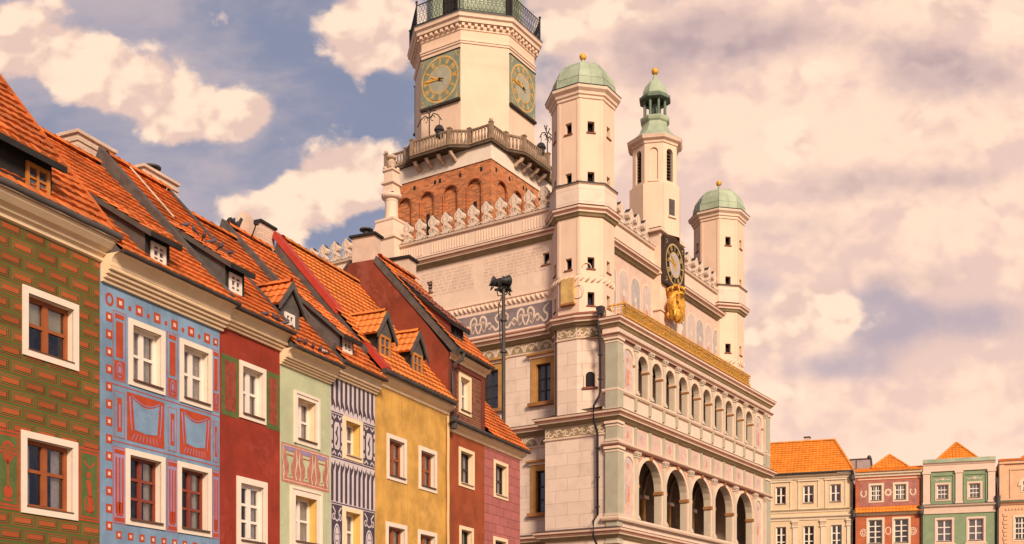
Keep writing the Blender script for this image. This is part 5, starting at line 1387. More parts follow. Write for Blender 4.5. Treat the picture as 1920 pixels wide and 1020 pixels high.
av = MB()
for c in CN: 
    blind = c in (CN[0], CN[11])
    av.part(); archivolt(av, P0, c, UP_HW, UP_SPR, .10, .05, M_palem, legs=12.83)
for c in LOC: av.part(); archivolt(av, P0, c, LO_HW, LO_SPR, .15, .06, M_palem, legs=7.63)
for c in (CN[0] + .05, CN[11] - .05): av.part(); archivolt(av, P0, c, .45, 9.72, .10, .05, M_palem, legs=7.63)
av.build('archivolt', loggia)
im = MB()
for c in CN:
    im.part()
    for sg in (-1, 1):
        im.part(); x = c + sg * UP_HW; im.box(x - .03 if sg > 0 else x - .10, x + .10 if sg > 0 else x + .03, 13.96, 14.04, -.08, .28, M_impost, P0); im.box(x - .015 if sg > 0 else x - .09, x + .09 if sg > 0 else x + .015, 14.04, 14.10, -.07, .275, M_palem, P0)
for c in LOC:
    im.part()
    for sg in (-1, 1):
        im.part(); x = c + sg * LO_HW; im.box(x - .06 if sg > 0 else x - .15, x + .15 if sg > 0 else x + .06, 8.98, 9.12, -.10, .34, M_impost, P0)
    im.part(); im.extrude([(c - .08, 10.26), (c + .08, 10.26), (c + .12, 10.46), (c - .12, 10.46)], -.14, 0, M_impost, P0)
for c in CN[1:11]: im.part(); im.extrude([(c - .05, 14.58), (c + .05, 14.58), (c + .07, 14.74), (c - .07, 14.74)], -.08, 0, M_palem, P0)
im.build('impost', loggia)
pt = Deco(P0)                                  # painted panels between the orders
for i, c in enumerate(CN):
    hw = .44
    pt.part(); pt.rect(c - hw, c + hw, 10.74, 11.42, M_pinkp); pt.rect(c - hw + .05, c + hw - .05, 10.80, 11.36, M_fresco, 1)
    pt.ring(c, 11.08, .24, .25, .06, M_pinkp, 2); pt.disc(c, 11.08, .17, .19, M_bluep if i % 2 else M_fresco, 2)
    pt.line([(c - .02, 10.92), (c + .02, 11.1), (c, 11.22)], [.20, .14, .08], M_salmon if i % 3 == 0 else M_pinkp, 3)
for c, hw, sill, spr, zc in ((CN[0], .49, 12.85, 14.1, 13.5), (CN[11], .49, 12.85, 14.1, 13.5), (CN[0] + .05, .44, 7.66, 9.72, 8.7), (CN[11] - .05, .44, 7.66, 9.72, 8.7)):
    pt.part(); pt.poly([(c - hw, sill), (c + hw, sill)] + list(reversed(arch_pts(c, hw, spr, 10))), M_fresco, 0)
    pt.line([(c - .04, sill + .15), (c + .05, zc), (c - .02, spr - .1)], [.5, .42, .25], M_pinkp, 1); pt.line([(c, zc - .4), (c + .08, zc + .25)], [.26, .16], M_salmon, 2); pt.disc(c, spr + .05, .10, .13, M_salmon, 2, 10)
    pt.line([(c - .2, zc - .5), (c - .12, zc + .3)], .12, M_bluep, 2)
for c in LOC:                                  # reclining figures in the spandrels
    for sg in (-1, 1):
        pt.part(); pt.poly([(c + sg * .55, 10.40), (c + sg * 1.22, 10.40), (c + sg * 1.22, 9.75)], M_pinkp, 0)
        pt.line([(c + sg * .72, 10.30), (c + sg * .95, 10.22), (c + sg * 1.12, 10.0), (c + sg * 1.16, 9.82)], [.05, .14, .12, .04], M_salmon, 1)
        pt.line([(c + sg * .8, 10.36), (c + sg * 1.0, 10.34)], .05, M_bluep, 1)
pt.build('painted_panel', loggia)
fz = Deco(P0, -.095)                            # foliage frieze under the top cornice
x = .1
while x < UE - .1:
    fz.line([(x, 15.08), (x + .09, 15.22), (x + .2, 15.10), (x + .27, 15.22)], [.03, .06, .05, .02], M_bluep); x += .27
fz.build('leaf_frieze', loggia)
cf = Deco(lambda a, z, d: (d - .0, a, z))      # curling leaf frieze of the corner block, both storeys
def curls(a0, a1, z0, h):
    cf.part(); cf.rect(a0, a1, z0 - .02, z0 + h, M_olive); n = max(2, round((a1 - a0) / .42)); w_ = (a1 - a0) / n
    for k in range(n):
        x = a0 + w_ * (k + .5); up = 1 if k % 2 else -1; zc = z0 + h / 2 - .01
        cf.curve([(x - w_ * .5, zc), (x - w_ * .25, zc + up * h * .36), (x + w_ * .12, zc + up * h * .30), (x + w_ * .16, zc - up * h * .02), (x - w_ * .06, zc - up * h * .08), (x - w_ * .08, zc + up * h * .10)], [.05, .06, .06, .05, .04, .02], M_scroll, 1, 4)
        cf.curve([(x + w_ * .14, zc + up * h * .26), (x + w_ * .34, zc + up * h * .34), (x + w_ * .44, zc + up * h * .16)], [.03, .06, .02], M_scroll, 1, 3)
        cf.curve([(x + w_ * .02, zc - up * h * .38), (x + w_ * .24, zc - up * h * .22), (x + w_ * .5, zc)], [.02, .06, .05], M_scroll, 1, 3)
curls(1.9, 2.75, 15.18, .36); curls(.5, 3.34, 11.08, .36)
cf.P = lambda a, z, d: (.36 * (1.84 - a) / 1.18 + d, a, z); curls(.72, 1.84, 15.18, .36)
cf.build('leaf_frieze', hall)

# ---- pierced gilded parapet over the loggia
gp = MB(); PG = PE(.32); g0, g1 = 1.40, 15.75
def lattice(P, a0, a1, z0, z1):
    gp.box(a0, a1, z1 - .05, z1, -.03, .03, M_gold, P); gp.box(a0, a1, z0, z0 + .05, -.03, .03, M_gold, P)
    n = max(2, int((a1 - a0) / .17)); s_ = (a1 - a0) / n; r_ = 3; zs = (z1 - z0 - .1) / r_
    for i in range(n):
        for j in range(r_):
            x, z = a0 + s_ * (i + .5), z0 + .05 + zs * (j + .5)
            k = 8; rr = min(s_, zs) * .5
            ang = rnd.random()
            for q_ in range(4):
                an = ang + q_ * math.pi / 2
                gp.add([P(x + rr * .2 * math.cos(an + 1.57), z + rr * .2 * math.sin(an + 1.57), -.02), P(x + rr * 1.12 * math.cos(an), z + rr * 1.12 * math.sin(an), -.035 + .02 * rnd.random()), P(x + rr * .2 * math.cos(an - 1.57), z + rr * .2 * math.sin(an - 1.57), -.02)], M_gold)
                gp.add([P(x + rr * .9 * math.cos(an + .3), z + rr * .9 * math.sin(an + .3), -.01), P(x + rr * 1.1 * math.cos(an + .8), z + rr * 1.1 * math.sin(an + .8), -.03), P(x + rr * .5 * math.cos(an + .9), z + rr * .5 * math.sin(an + .9), -.02)], M_gold)
            (gp.ball(P(x + .05 * (rnd.random() - .5), z + .05 * (rnd.random() - .5), -.03), .02 + .02 * rnd.random(), M_gold, 5) if rnd.random() < .45 else None)
        if i % 2 == 0:
            gp.add([P(a0 + s_ * (i + .2), z1, 0), P(a0 + s_ * (i + .8), z1, 0), P(a0 + s_ * (i + .5), z1 + .06, 0)], M_gold)
lattice(PG, g0, g1, 16.12, 16.70)
lattice(lambda a, z, d: (g0 + d, a, z), .34, 1.15, 16.12, 16.70); lattice(lambda a, z, d: (g1 - d, a, z), .34, 1.15, 16.12, 16.70)
gp.box(g0, g1, .36, .42, 15.5, 16.12, M_pinkp); gp.box(g0 + .03, g0 + .09, .42, 1.2, 15.5, 16.12, M_pinkp)
gp.box(g0, g1, .40, .44, 16.18, 16.66, mat('aged_gold_backing', (.46, .25, .06), var=.3, rough=.6, metal=.3, scale=9))
gp.build('gilded_parapet', hall)

# ---- rainwater pipe on the corner
dp = MB(); dp.lathe((-.22, .62), [(.04, 15.80), (.14, 15.84), (.20, 16.06), (.21, 16.14), (.02, 16.15)], 4, M_darklead, R(45))
dp.tube([(-.22, .64, 15.9), (-.36, .66, 15.4), (-.30, .66, 15.1), (-.10, .70, 14.6), (-.10, .70, 12.75), (-.14, .74, 12.5), (-.46, .80, 12.08), (-.50, .80, 11.5), (-.22, .80, 11.15), (-.14, .80, 11.0), (-.14, .80, 7.7), (-.5, .80, 7.4), (-.5, .80, 6.8), (-.14, .80, 6.4), (-.14, .80, 0.1)], .052, M_iron, 8)
for z in (14.2, 13.2, 10.4, 9.2, 8.0): dp.lathe((-.10 if z > 12 else -.14, .70 if z > 12 else .80), [(.09, z), (.09, z + .06)], 8, M_iron)
dp.build('rain_pipe', hall)

# ---- the clock tower
tu, tw = 8.0, 12.53; HB = 3.17
tb = MB()
faces = {}
def tower_face(k):
    an = R(90 * k); nx, ny = math.cos(an), math.sin(an); tx, ty = -ny, nx
    return lambda a, z, d: (tu + nx * (HB - d) + tx * a, tw + ny * (HB - d) + ty * a, z)
for k in range(4):
    P = tower_face(k)
    cs_ = [(-2.16, .50), (-.72, .50), (.72, .50), (2.16, .50)]
    arch_wall(tb, P, -HB, HB, 19.5, 26.16, [(c, hw, 21.0, 24.95) for c, hw in cs_], M_brick, .14)
    for c, hw in cs_: tb.add([P(c - hw, 21, .14), P(c + hw, 21, .14), P(c + hw, 25.5, .14), P(c - hw, 25.5, .14)], M_brick)
    for c, hw in cs_: archivolt(tb, P, c, hw - .07, 24.95, .07, -.05, M_brick, legs=21.0)
    for c in (2.16, -.72): tb.box(c - .09, c + .09, 23.0, 24.35, .10, .139, M_dark, P)
    for c in (-2.7, -1.5, -.2, .1, 1.35, 2.6): tb.box(c - .07, c + .07, 25.68, 25.90, -.004, .05, M_dark, P)
    tb.box(-HB - .05, HB + .05, 26.16, 26.95, -.05, .3, M_creamw, P) if k % 2 == 0 else tb.box(-HB + .3, HB - .3, 26.16, 26.95, -.05, .3, M_creamw, P)
tower = tb.build('clock_tower', hall)
# balcony: one outline for slab, rail and posts
side = [(-3.25, .06), (-1.95, .06), (-1.15, .62), (1.15, .62), (1.95, .06)]
def bal_pts(off=0.0):
    out_ = []
    for k in range(4):
        an = R(180 + 90 * k); nx, ny = math.cos(an), math.sin(an); tx, ty = -ny, nx
        for a, o_ in side: 
            r_ = HB + o_ + off; aa = a * (1 + off / 3.2)
            out_.append((tu + nx * r_ + tx * aa, tw + ny * r_ + ty * aa))
    return out_
bs = MB()
po, pi_ = bal_pts(.14), bal_pts(-.5)
n = len(po)
for k in range(n):
    k2 = (k + 1) % n
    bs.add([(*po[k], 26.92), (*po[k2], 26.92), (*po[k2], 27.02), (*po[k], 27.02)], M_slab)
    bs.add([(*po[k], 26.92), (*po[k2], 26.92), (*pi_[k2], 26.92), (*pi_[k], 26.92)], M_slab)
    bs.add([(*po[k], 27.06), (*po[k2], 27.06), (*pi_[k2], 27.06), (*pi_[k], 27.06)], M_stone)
bs.build('balcony_slab', tower)
bl = MB(); pr = bal_pts(.02)
for k in range(n):
    (x0, y0), (x1, y1) = pr[k], pr[(k + 1) % n]; L = math.hypot(x1 - x0, y1 - y0)
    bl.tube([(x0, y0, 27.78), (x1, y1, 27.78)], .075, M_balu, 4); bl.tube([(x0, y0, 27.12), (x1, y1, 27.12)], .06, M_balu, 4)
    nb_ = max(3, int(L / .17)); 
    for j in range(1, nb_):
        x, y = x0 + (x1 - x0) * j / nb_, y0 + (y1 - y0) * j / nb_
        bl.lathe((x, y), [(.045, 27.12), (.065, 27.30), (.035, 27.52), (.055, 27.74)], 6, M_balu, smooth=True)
    post = k % 5 in (0, 2, 3) or True
    bl.lathe((x0, y0), [(.13, 27.06), (.13, 27.84), (.16, 27.86), (.16, 27.92), (.02, 27.95)], 4, M_balu, R(45))
    if k % 5 == 0: bl.ball((x0, y0, 28.02), .10, M_stone, 8)
bl.build('balustrade', tower)
cbm = MB()
for k in range(4):
    P = tower_face(k)
    for a in (-1.1, -.37, .37, 1.1):
        cbm.part(); cbm.tube([P(a, 26.56, .0), P(a, 26.58, -.16), P(a, 26.70, -.26), P(a, 26.74, -.44), P(a, 26.88, -.50)], [.12, .14, .10, .12, .12], M_stone, 6)
cbm.build('corbel', tower)
# octagonal shaft
RO = 3.20; apO = RO * math.cos(R(22.5)); sdO = RO * math.sin(R(22.5)); q = R(22.5); cs = math.cos(q)
sh = MB(); sh.lathe((tu, tw), [(RO, 26.9), (RO, 33.8)], 8, M_turret, q)
sh.lathe((tu, tw), [(RO + .02, 32.46), (RO + .05, 32.48), (RO + .05, 32.56), (RO + .09, 32.58), (RO + .09, 32.66), (RO, 32.70)], 8, M_palem, q)
sh.build('shaft', tower)
co = MB()
co.lathe((tu, tw), [(RO, 33.12), (RO + .05, 33.14), (RO + .05, 33.22), (RO + .08, 33.24), (RO + .08, 33.40), (RO + .26, 33.44), (RO + .28, 33.60), (RO + .38, 33.66), (RO + .40, 33.78), (RO + .43, 33.82), (RO + .43, 33.90), (RO + .2, 33.98), (RO - .6, 34.02)], 8, M_palem, q,
         ms=[M_palem] * 4 + [M_stone] + [M_palem] * 4 + [M_darklead] * 3)
for k in range(8):
    an = R(45 * k); nx, ny = math.cos(an), math.sin(an); tx, ty = -ny, nx
    P = (lambda nx, ny, tx, ty: (lambda a, z, d: (tu + nx * (apO - d) + tx * a, tw + ny * (apO - d) + ty * a, z)))(nx, ny, tx, ty)
    for j in range(8):
        x = -sdO * .92 + sdO * 1.84 * j / 7; co.box(x - .07, x + .07, 33.27, 33.40, -.20, -.06, M_palem, P)
    if k % 2 == 0:
        ob = MB(); ob.box(-sdO + .03, sdO - .03, 29.72, 32.2, -.07, .02, M_clock, P); ob.box(-sdO, sdO, 29.62, 29.74, -.14, .02, M_wood, P); ob.box(-sdO + .0, sdO - .0, 32.2, 32.24, -.10, .02, M_wood, P)
        cl_ = ob.build('clock_face', tower)
        d = Deco(P, -.075); c0 = (0, 30.97)
        d.ring(*c0, 1.16, 1.16, .14, M_goldp, 0, 40); d.ring(*c0, 1.06, 1.06, .34, M_clock, 0, 40); d.ring(*c0, .74, .74, .11, M_goldp, 0, 36); d.disc(*c0, .64, .64, M_clockin, 0, 36)
        for j in range(12):
            an2 = R(30 * j); th = ((0,), (-.06, .06), (-.09, 0, .09), (-.10, .03), (.0,), (-.04, .06))[j % 6]
            for e in th:
                a_, b_2 = an2 + e, an2 + e * .6
                d.line([(c0[0] + .76 * math.sin(b_2), c0[1] + .76 * math.cos(b_2)), (c0[0] + 1.03 * math.sin(a_), c0[1] + 1.03 * math.cos(a_))], .085, M_goldp, 1)
            if j % 3 == 0: d.line([(c0[0] + .75 * math.sin(an2 - .1), c0[1] + .75 * math.cos(an2 - .1)), (c0[0] + 1.03 * math.sin(an2 + .1), c0[1] + 1.03 * math.cos(an2 + .1))], .06, M_gold, 2)
        for sx in (-1, 1):
            for sz in (-1, 1):
                d.line([(sx * 1.16, 30.97 + sz * 1.10), (sx * .98, 30.97 + sz * 1.13), (sx * 1.02, 30.97 + sz * .95), (sx * 1.14, 30.97 + sz * .85)], [.04, .09, .06, .03], M_goldp, 1)
        d.build('dial', cl_)
        hd = Deco(P, -.11); hd.line([(.16, 30.95), (-.35, 31.0), (-.62, 31.04), (-.98, 31.06)], [.05, .07, .16, .02], M_gold); hd.line([(.22, 30.86), (-.30, 31.10), (-.55, 31.22)], [.06, .10, .02], M_gold, 1); hd.disc(0, 30.97, .08, .08, M_dark, 2); hd.line([(0, 30.97), (.22, 30.93)], [.05, .09], M_wood, 1); hd.build('clock_hands', cl_)
co.build('tower_cornice', tower)
# iron railing and copper upper stage
ra = MB(); rp_ = RO + .28
cor = [(tu + rp_ * math.cos(q + R(45 * k)), tw + rp_ * math.sin(q + R(45 * k))) for k in range(8)]
for k in range(8):
    (x0, y0), (x1, y1) = cor[k], cor[(k + 1) % 8]
    for z, r_ in ((34.02, .02), (34.50, .012), (34.98, .035)): ra.tube([(x0, y0, z), (x1, y1, z)], r_, M_iron, 4)
    ra.tube([(x0, y0, 33.95), (x0, y0, 35.12)], .045, M_iron, 6); ra.ball((x0, y0, 35.16), .07, M_iron, 6)
    nn = 13
    for j in range(1, nn):
        x, y = x0 + (x1 - x0) * j / nn, y0 + (y1 - y0) * j / nn
        tx, ty = (x1 - x0) / nn * .5, (y1 - y0) / nn * .5
        ra.tube([(x, y, 34.02), (x, y, 34.98)], .014, M_iron, 4)
        for zc in (34.26, 34.74): ra.tube([(x + tx * math.cos(t_) * .9, y + ty * math.cos(t_) * .9, zc + .17 * math.sin(t_)) for t_ in [math.pi / 4 * i for i in range(9)]], .013, M_iron, 4, cap=False)
ra.build('iron_railing', tower)
us = MB(); R2 = 2.55
ap2 = R2 * cs; sd2 = R2 * math.sin(q)
for k in range(8):
    an = R(45 * k); nx, ny = math.cos(an), math.sin(an); tx, ty = -ny, nx
    P = (lambda nx, ny, tx, ty: (lambda a, z, d: (tu + nx * (ap2 - d) + tx * a, tw + ny * (ap2 - d) + ty * a, z)))(nx, ny, tx, ty)
    arch_wall(us, P, -sd2, sd2, 33.9, 38.6, [(0, .62, 33.95, 37.2)] if k % 2 == 0 else [], M_copper, .4)
    if k % 2: us.box(-.75, .75, 34.1, 38.2, -.04, .01, M_copper, P)
us.lathe((tu, tw), [(R2 - .5, 33.95), (R2 - .5, 38.4)], 8, M_dark, q)
us.lathe((tu, tw), [(R2, 38.5), (R2 + .3, 38.7), (R2 + .3, 38.9), (R2 - .1, 39.4), (R2 - .4, 40.6), (R2 - 1.3, 41.8), (.5, 42.4), (.4, 44.0), (.05, 48.0)], 8, M_copper, q)
us.build('copper_lantern', tower)
for cxx, sgn in ((0, 1), (1, -1)):             # wrought-iron lamp brackets on the balcony
    P = tower_face(2 if cxx == 0 else 3)
    wb = MB(); a = -.35 if cxx == 0 else .25
    a = {0: -.15, 1: 1.25}[cxx]
    wb.tube([P(a, 27.1, -.55), P(a, 29.0, -.55)], .035, M_iron, 6)
    for s_ in (-1, 1):
        wb.tube([P(a, 28.75, -.55), P(a + s_ * .25, 28.95, -.55), P(a + s_ * .52, 28.82, -.55), P(a + s_ * .75, 28.5, -.55)], .028, M_iron, 5)
        wb.tube([P(a + s_ * (.22 + .12 * math.cos(t_)), 28.72 + .13 * math.sin(t_), -.55) for t_ in [k_ * .7 for k_ in range(8)]], .02, M_iron, 4)
    wb.tube([P(a - .3, 29.3, -.55), P(a, 28.95, -.55), P(a + .25, 29.35, -.55)], .03, M_iron, 5); wb.tube([P(a - .12, 29.1, -.55), P(a - .05, 29.4, -.55)], .03, M_iron, 5)
    wb.tube([P(a + .12, 29.1, -.55), P(a + .4, 29.05, -.55)], .03, M_iron, 5)
    sl = .62 * sgn; x, y, z = P(a + sl, 28.0, -.55)
    wb.tube([P(a + sl, 28.6, -.55), P(a + sl, 28.25, -.55)], .02, M_iron, 4)
    wb.lathe((x, y), [(.05, 28.28), (.18, 28.2), (.26, 28.05), (.26, 27.98), (.20, 27.94), (.16, 27.62), (.02, 27.6)], 8, M_iron)
    wb.build('iron_lamp', tower)

# ------------------------------------------------------------------ houses across the square
N_ANG = R(-18.5); N_O = ((1438 - 960) / 2126 * 80, 80.0); N_D = (math.cos(N_ANG), math.sin(N_ANG))
def far_house(name, label, u0, u1, m_wall, top, holes, back=10.0):
    root = thing(name, label, 'house', (N_O[0] + N_D[0] * u0, N_O[1] + N_D[1] * u0, 0), N_ANG, 'tall houses across the square')
    P = lambda a, b, d: (a - u0, d, b)
    w = MB(); holed(w, P, (u0 + .006, u1 - .006, 0, top), holes, m_wall)
    for a in (u0 + .006, u1 - .006): w.add([P(a, 0, 0), P(a, 0, back), P(a, top, back), P(a, top, 0)], m_wall)
    w.add([P(u0 + .006, 0, back), P(u1 - .006, 0, back), P(u1 - .006, top, back), P(u0 + .006, top, back)], m_wall)
    w.add([P(u0 + .006, top - .01, 0), P(u1 - .006, top - .01, 0), P(u1 - .006, top - .01, back), P(u0 + .006, top - .01, back)], M_greyrender)
    w.build('wall', root)
    return root, P
def fwin(root, P, w, trim, m_trim, cols=2, rows=2, frame=.07, cur='full', sill=M_sill, glass=None, m_frame=None):
    window(root, P, *w, trim=trim, m_trim=m_trim, m_frame=m_frame or M_frame_w, cols=cols, rows=rows, dep=.15, curtain=cur, m_sill=sill, frame=frame, bar=.032, glass=glass or M_glassd)

# cream house
t = .06
cwn = [(x, x + .82, 12.78, 14.12) for x in (.55, 2.44, 4.26)] + [(x, x + .82, 9.55, 11.30) for x in (.57, 2.46, 4.32)]
cwn += [(x, x + .82, b, b + (1.34 if b > 12 else 1.75)) for x in (-1.35, -3.25, -5.15) for b in (12.78, 9.55)]
cwn += [(x, x + .82, 5.8, 7.6) for x in (.57, 2.46, 4.32)]
root, P = far_house('tall_house', 'cream house with a wide orange hipped roof, next to the town hall across the square', -7.0, 5.78, M_farcream, 14.8, [hole(*w, t) for w in cwn])
for k, w in enumerate(cwn): fwin(root, P, w, t, M_fartrim, 2, 2 if w[2] > 12 else 3, cur=['left', 'sides', 'full', 'right', 'left', 'sides'][k % 6])
tr = MB()
for x in (.55, 2.44, 4.26, -1.35, -3.25, -5.15):              # raised frames
    tr.part()
    for q in ((x - .30, x - .22), (x + 1.04, x + 1.12)): tr.box(*q, 12.45, 14.36, -.05, .01, M_fartrim, P)
    tr.box(x - .34, x + 1.16, 14.36, 14.46, -.09, .01, M_fartrim, P); tr.box(x - .30, x + 1.12, 12.40, 12.47, -.07, .01, M_fartrim, P)
for x in (-.05, 1.93, 3.83, 5.58):
    tr.part()
    tr.box(x - .16, x + .16, 5.0, 11.15, -.07, .01, M_fartrim, P); tr.box(x - .22, x + .22, 11.15, 11.25, -.12, .01, M_fartrim, P); tr.box(x - .24, x + .24, 11.5, 11.62, -.14, .01, M_fartrim, P); tr.box(x - .19, x + .19, 11.25, 11.5, -.10, .01, M_stone, P)
tr.build('pilaster', root)
c = MB()
c.part(); c.sweep([(0, 0), (12.78, 0)], [(0, 11.62), (.06, 11.64), (.08, 11.78), (.20, 11.84), (.22, 11.92), (0, 11.98)], M_fartrim)
c.part(); c.sweep([(0, 0), (12.78, 0)], [(0, 12.16), (.06, 12.18), (.08, 12.28), (.16, 12.32), (.16, 12.38), (0, 12.42)], [M_fartrim] * 3 + [M_olive] * 2)
c.part(); c.sweep([(0, 0), (12.78, 0)], [(0, 14.48), (.08, 14.5), (.10, 14.62), (.26, 14.7), (.30, 14.80), (0, 14.82)], M_fartrim)
c.build('cornice', root)
gutter(root, P, -7, 5.85, -.38, 14.88, .08)
rt = MB(); Bv = Vector((0, 2.35, 2.56)); L = Bv.length
tiles(rt, P(-7.0, 14.92, -.38), (1, 0, 0), Bv, 12.85, L, M_tile_far, .24, .24, .02, .05, hi=lambda s: 12.85 - s * 1.35 / L, seed=61, samples=2)
rt.add([P(-7, 17.48, 1.97), P(4.5, 17.48, 1.97), P(4.5, 14.9, 8), P(-7, 14.9, 8)], M_tile_far)
rt.add([P(5.85, 14.9, -.38), P(4.5, 17.47, 1.96), P(4.5, 17.47, 2.5), P(5.85, 14.9, 8)], M_tile_far)
o = rt.build('roof', root)
r_ = MB(); ridge(r_, P(-7, 17.49, 1.97), P(4.5, 17.49, 1.97), .10, M_tile_far); ridge(r_, P(5.85, 14.95, -.36), P(4.5, 17.49, 1.97), .10, M_tile_far); r_.build('ridge_tiles', o)
chimney(root, P, 2.42, 2.78, 2.1, 2.6, 17.1, 17.86, M_chim, M_slated, capw=.05)
pp = MB(); pp.tube([P(5.74, 14.8, -.3), P(5.76, 14.4, -.12), P(5.76, .1, -.12)], .055, M_darklead, 6); pp.lathe(P(5.76, 0, -.16)[:2], [(.03, 14.15), (.16, 14.3), (.18, 14.6), (.02, 14.62)], 8, M_darklead); pp.lathe(P(5.86, 0, -.16)[:2], [(.03, 11.55), (.18, 11.7), (.20, 12.15), (.02, 12.17)], 8, M_darklead); pp.build('downpipe', root)

# grey wall seen between the roofs
gb = thing('firewall_block', 'blank grey building wall standing behind the roofs between cream and red houses', 'building', (N_O[0] + N_D[0] * 5.5 + 4 * -N_D[1], N_O[1] + N_D[1] * 5.5 + 4 * N_D[0], 0), N_ANG)
k_ = MB(); k_.box(0, 1.45, 0, 6, 0, 16.35, M_greywall); k_.box(-.05, 1.5, -.05, 6.05, 16.35, 16.43, M_darklead)
k_.box(.4, .46, -.04, 0, 10, 16.3, M_greyrender); k_.build('wall', gb)

# red house
t = .14
rwn = [(6.84, 7.84, 12.66, 13.98), (8.42, 9.42, 12.66, 13.98), (6.70, 7.88, 9.72, 11.62), (8.37, 9.57, 9.72, 11.62), (6.70, 7.88, 5.9, 7.7), (8.37, 9.57, 5.9, 7.7)]
root, P = far_house('tall_house', 'red house with an orange pyramid roof and round painted medallions across the square', 5.98, 10.30, M_farred, 14.75, [hole(*w, t) for w in rwn])
for k, w in enumerate(rwn): fwin(root, P, w, t, M_fartrim, 4 if k < 2 else 2, 3 if k < 2 else 4, frame=.06, cur=['full', 'sides', 'sides', 'full', 'full', 'full'][k])
c = MB()
c.part(); c.sweep([(0, 0), (4.32, 0)], [(0, 14.40), (.08, 14.42), (.10, 14.55), (.22, 14.6), (.24, 14.76), (0, 14.78)], M_fartrim)
c.part(); c.sweep([(.15, 0), (4.2, 0)], [(0, 14.20), (.05, 14.22), (.05, 14.28), (0, 14.30)], M_farpink)
c.part(); c.sweep([(0, 0), (4.32, 0)], [(0, 11.76), (.10, 11.78), (.22, 11.88), (.24, 11.96), (0, 11.98)], M_fartrim)
c.build('cornice', root)
rt = MB()
tiles(rt, P(5.95, 11.98, -.32), (1, 0, 0), (0, .32, .36), 4.38, .48, M_tile_far, .22, .22, .025, .03, seed=62)
tiles(rt, P(5.95, 14.78, -.30), (1, 0, 0), (0, .9, .34), 4.38, .96, M_tile_far, .22, .24, .03, .04, seed=63)
for sg, x in ((1, 7.15), (-1, 9.25)): pass
Bv = Vector((0, 1.1, 1.08)); L = Bv.length
tiles(rt, P(7.0, 15.08, .35), (1, 0, 0), Bv, 2.4, L, M_tile_far, .22, .2, .025, .035, lo=lambda s: s * 1.2 / L, hi=lambda s: 2.4 - s * 1.2 / L, seed=64)
ap = P(8.2, 16.14, 1.44)
rt.add([P(7.0, 15.06, .35), ap, P(7.0, 15.06, 2.6)], M_tile_far); rt.add([P(9.4, 15.06, .35), ap, P(9.4, 15.06, 2.6)], M_tile_far)
o = rt.build('roof', root)
r_ = MB(); ridge(r_, P(7.0, 15.1, .33), ap, .07, M_tile_far, .22); ridge(r_, P(9.4, 15.1, .33), ap, .07, M_tile_far, .22); r_.build('ridge_tiles', o)
vp = MB(); x, y, z = P(7.08, 15.0, 1.2); vp.tube([(x, y, 14.9), (x - .12, y, 15.9), (x - .2, y, 16.05), (x - .30, y, 16.02)], .06, M_pole, 8); vp.ball((x - .22, y, 16.0), .14, M_pole, 10); vp.build('vent_pipe', root)
d = Deco(P)
holed(d, lambda a, b, q: P(a, b, -.006), (6.25, 10.02, 12.42, 14.12), [w for w in rwn[:2]], M_farredg)
def wreath(c0, z, r_=.19):
    d.ring(c0, z, r_ * 1.15, r_ * 1.25, .10, M_fartrim, 1, 12)
    for j in range(8): d.disc(c0 + r_ * 1.1 * math.cos(R(45 * j)), z + r_ * 1.2 * math.sin(R(45 * j)), .05, .05, M_fartrim, 2, 6)
d.part(); wreath(8.12, 13.32)
for c0 in (6.52, 9.72):
    d.part()
    for s_ in (-1, 1): d.line([(c0 + s_ * .03, 13.05), (c0 + s_ * .18, 13.25), (c0 + s_ * .14, 13.50), (c0 + s_ * .05, 13.42)], [.07, .09, .08, .03], M_fartrim, 1)
    d.part(); d.ring(c0, 10.62, .24, .27, .05, M_fartrim, 0); 
    for j in range(5): d.disc(c0 + .11 * math.cos(R(72 * j)), 10.62 + .13 * math.sin(R(72 * j)), .055, .06, M_fartrim, 1, 6)
d.part(); d.ring(8.12, 10.70, .20, .28, .06, M_fartrim, 0)
d.build('painted_medallion', root)
pp = MB(); pp.tube([P(10.24, 14.5, -.3), P(10.27, 14.2, -.1), P(10.27, .1, -.1)], .055, M_darklead, 6); pp.lathe(P(10.2, 0, -.16)[:2], [(.03, 11.6), (.2, 11.75), (.22, 12.3), (.02, 12.32)], 8, M_darklead); pp.build('downpipe', root)

# green house
t = .13
gwn = [(11.12, 12.10, 12.58, 13.80), (13.12, 14.08, 12.58, 13.80), (11.10, 12.32, 9.72, 11.44), (13.08, 14.28, 9.72, 11.44), (11.10, 12.32, 5.9, 7.7), (13.08, 14.28, 5.9, 7.7)]
root, P = far_house('tall_house', 'pale green house with pinkish pilasters and an orange pyramid roof across the square', 10.34, 14.88, M_fargreen, 15.05, [hole(*w, t) for w in gwn])
for k, w in enumerate(gwn): fwin(root, P, w, t, M_farpink, 3 if k < 2 else 2, 3, frame=.06, cur='full' if k % 2 else 'sides', glass=M_glass_g)
tr = MB()
for x0, x1 in ((10.36, 10.80), (12.40, 12.84), (14.42, 14.86)): tr.part(); tr.box(x0, x1, 12.36, 14.55, -.12, .01, M_farpink, P); tr.box(x0 - .05, x1 + .05, 14.40, 14.56, -.17, .01, M_farpink, P); tr.box(x0 - .04, x1 + .04, 12.36, 12.46, -.16, .01, M_farpink, P)
tr.box(10.36, 14.86, 14.56, 14.95, -.10, .01, M_farpink, P)
for x0, x1 in ((10.86, 12.34), (12.90, 14.36)):
    tr.part()
    for q in ((x0, x0 + .08, 12.42, 14.34), (x1 - .08, x1, 12.42, 14.34), (x0 + .08, x1 - .08, 14.26, 14.34)): tr.box(*q, -.06, .01, M_fargreen, P)
tr.build('pilaster', root)
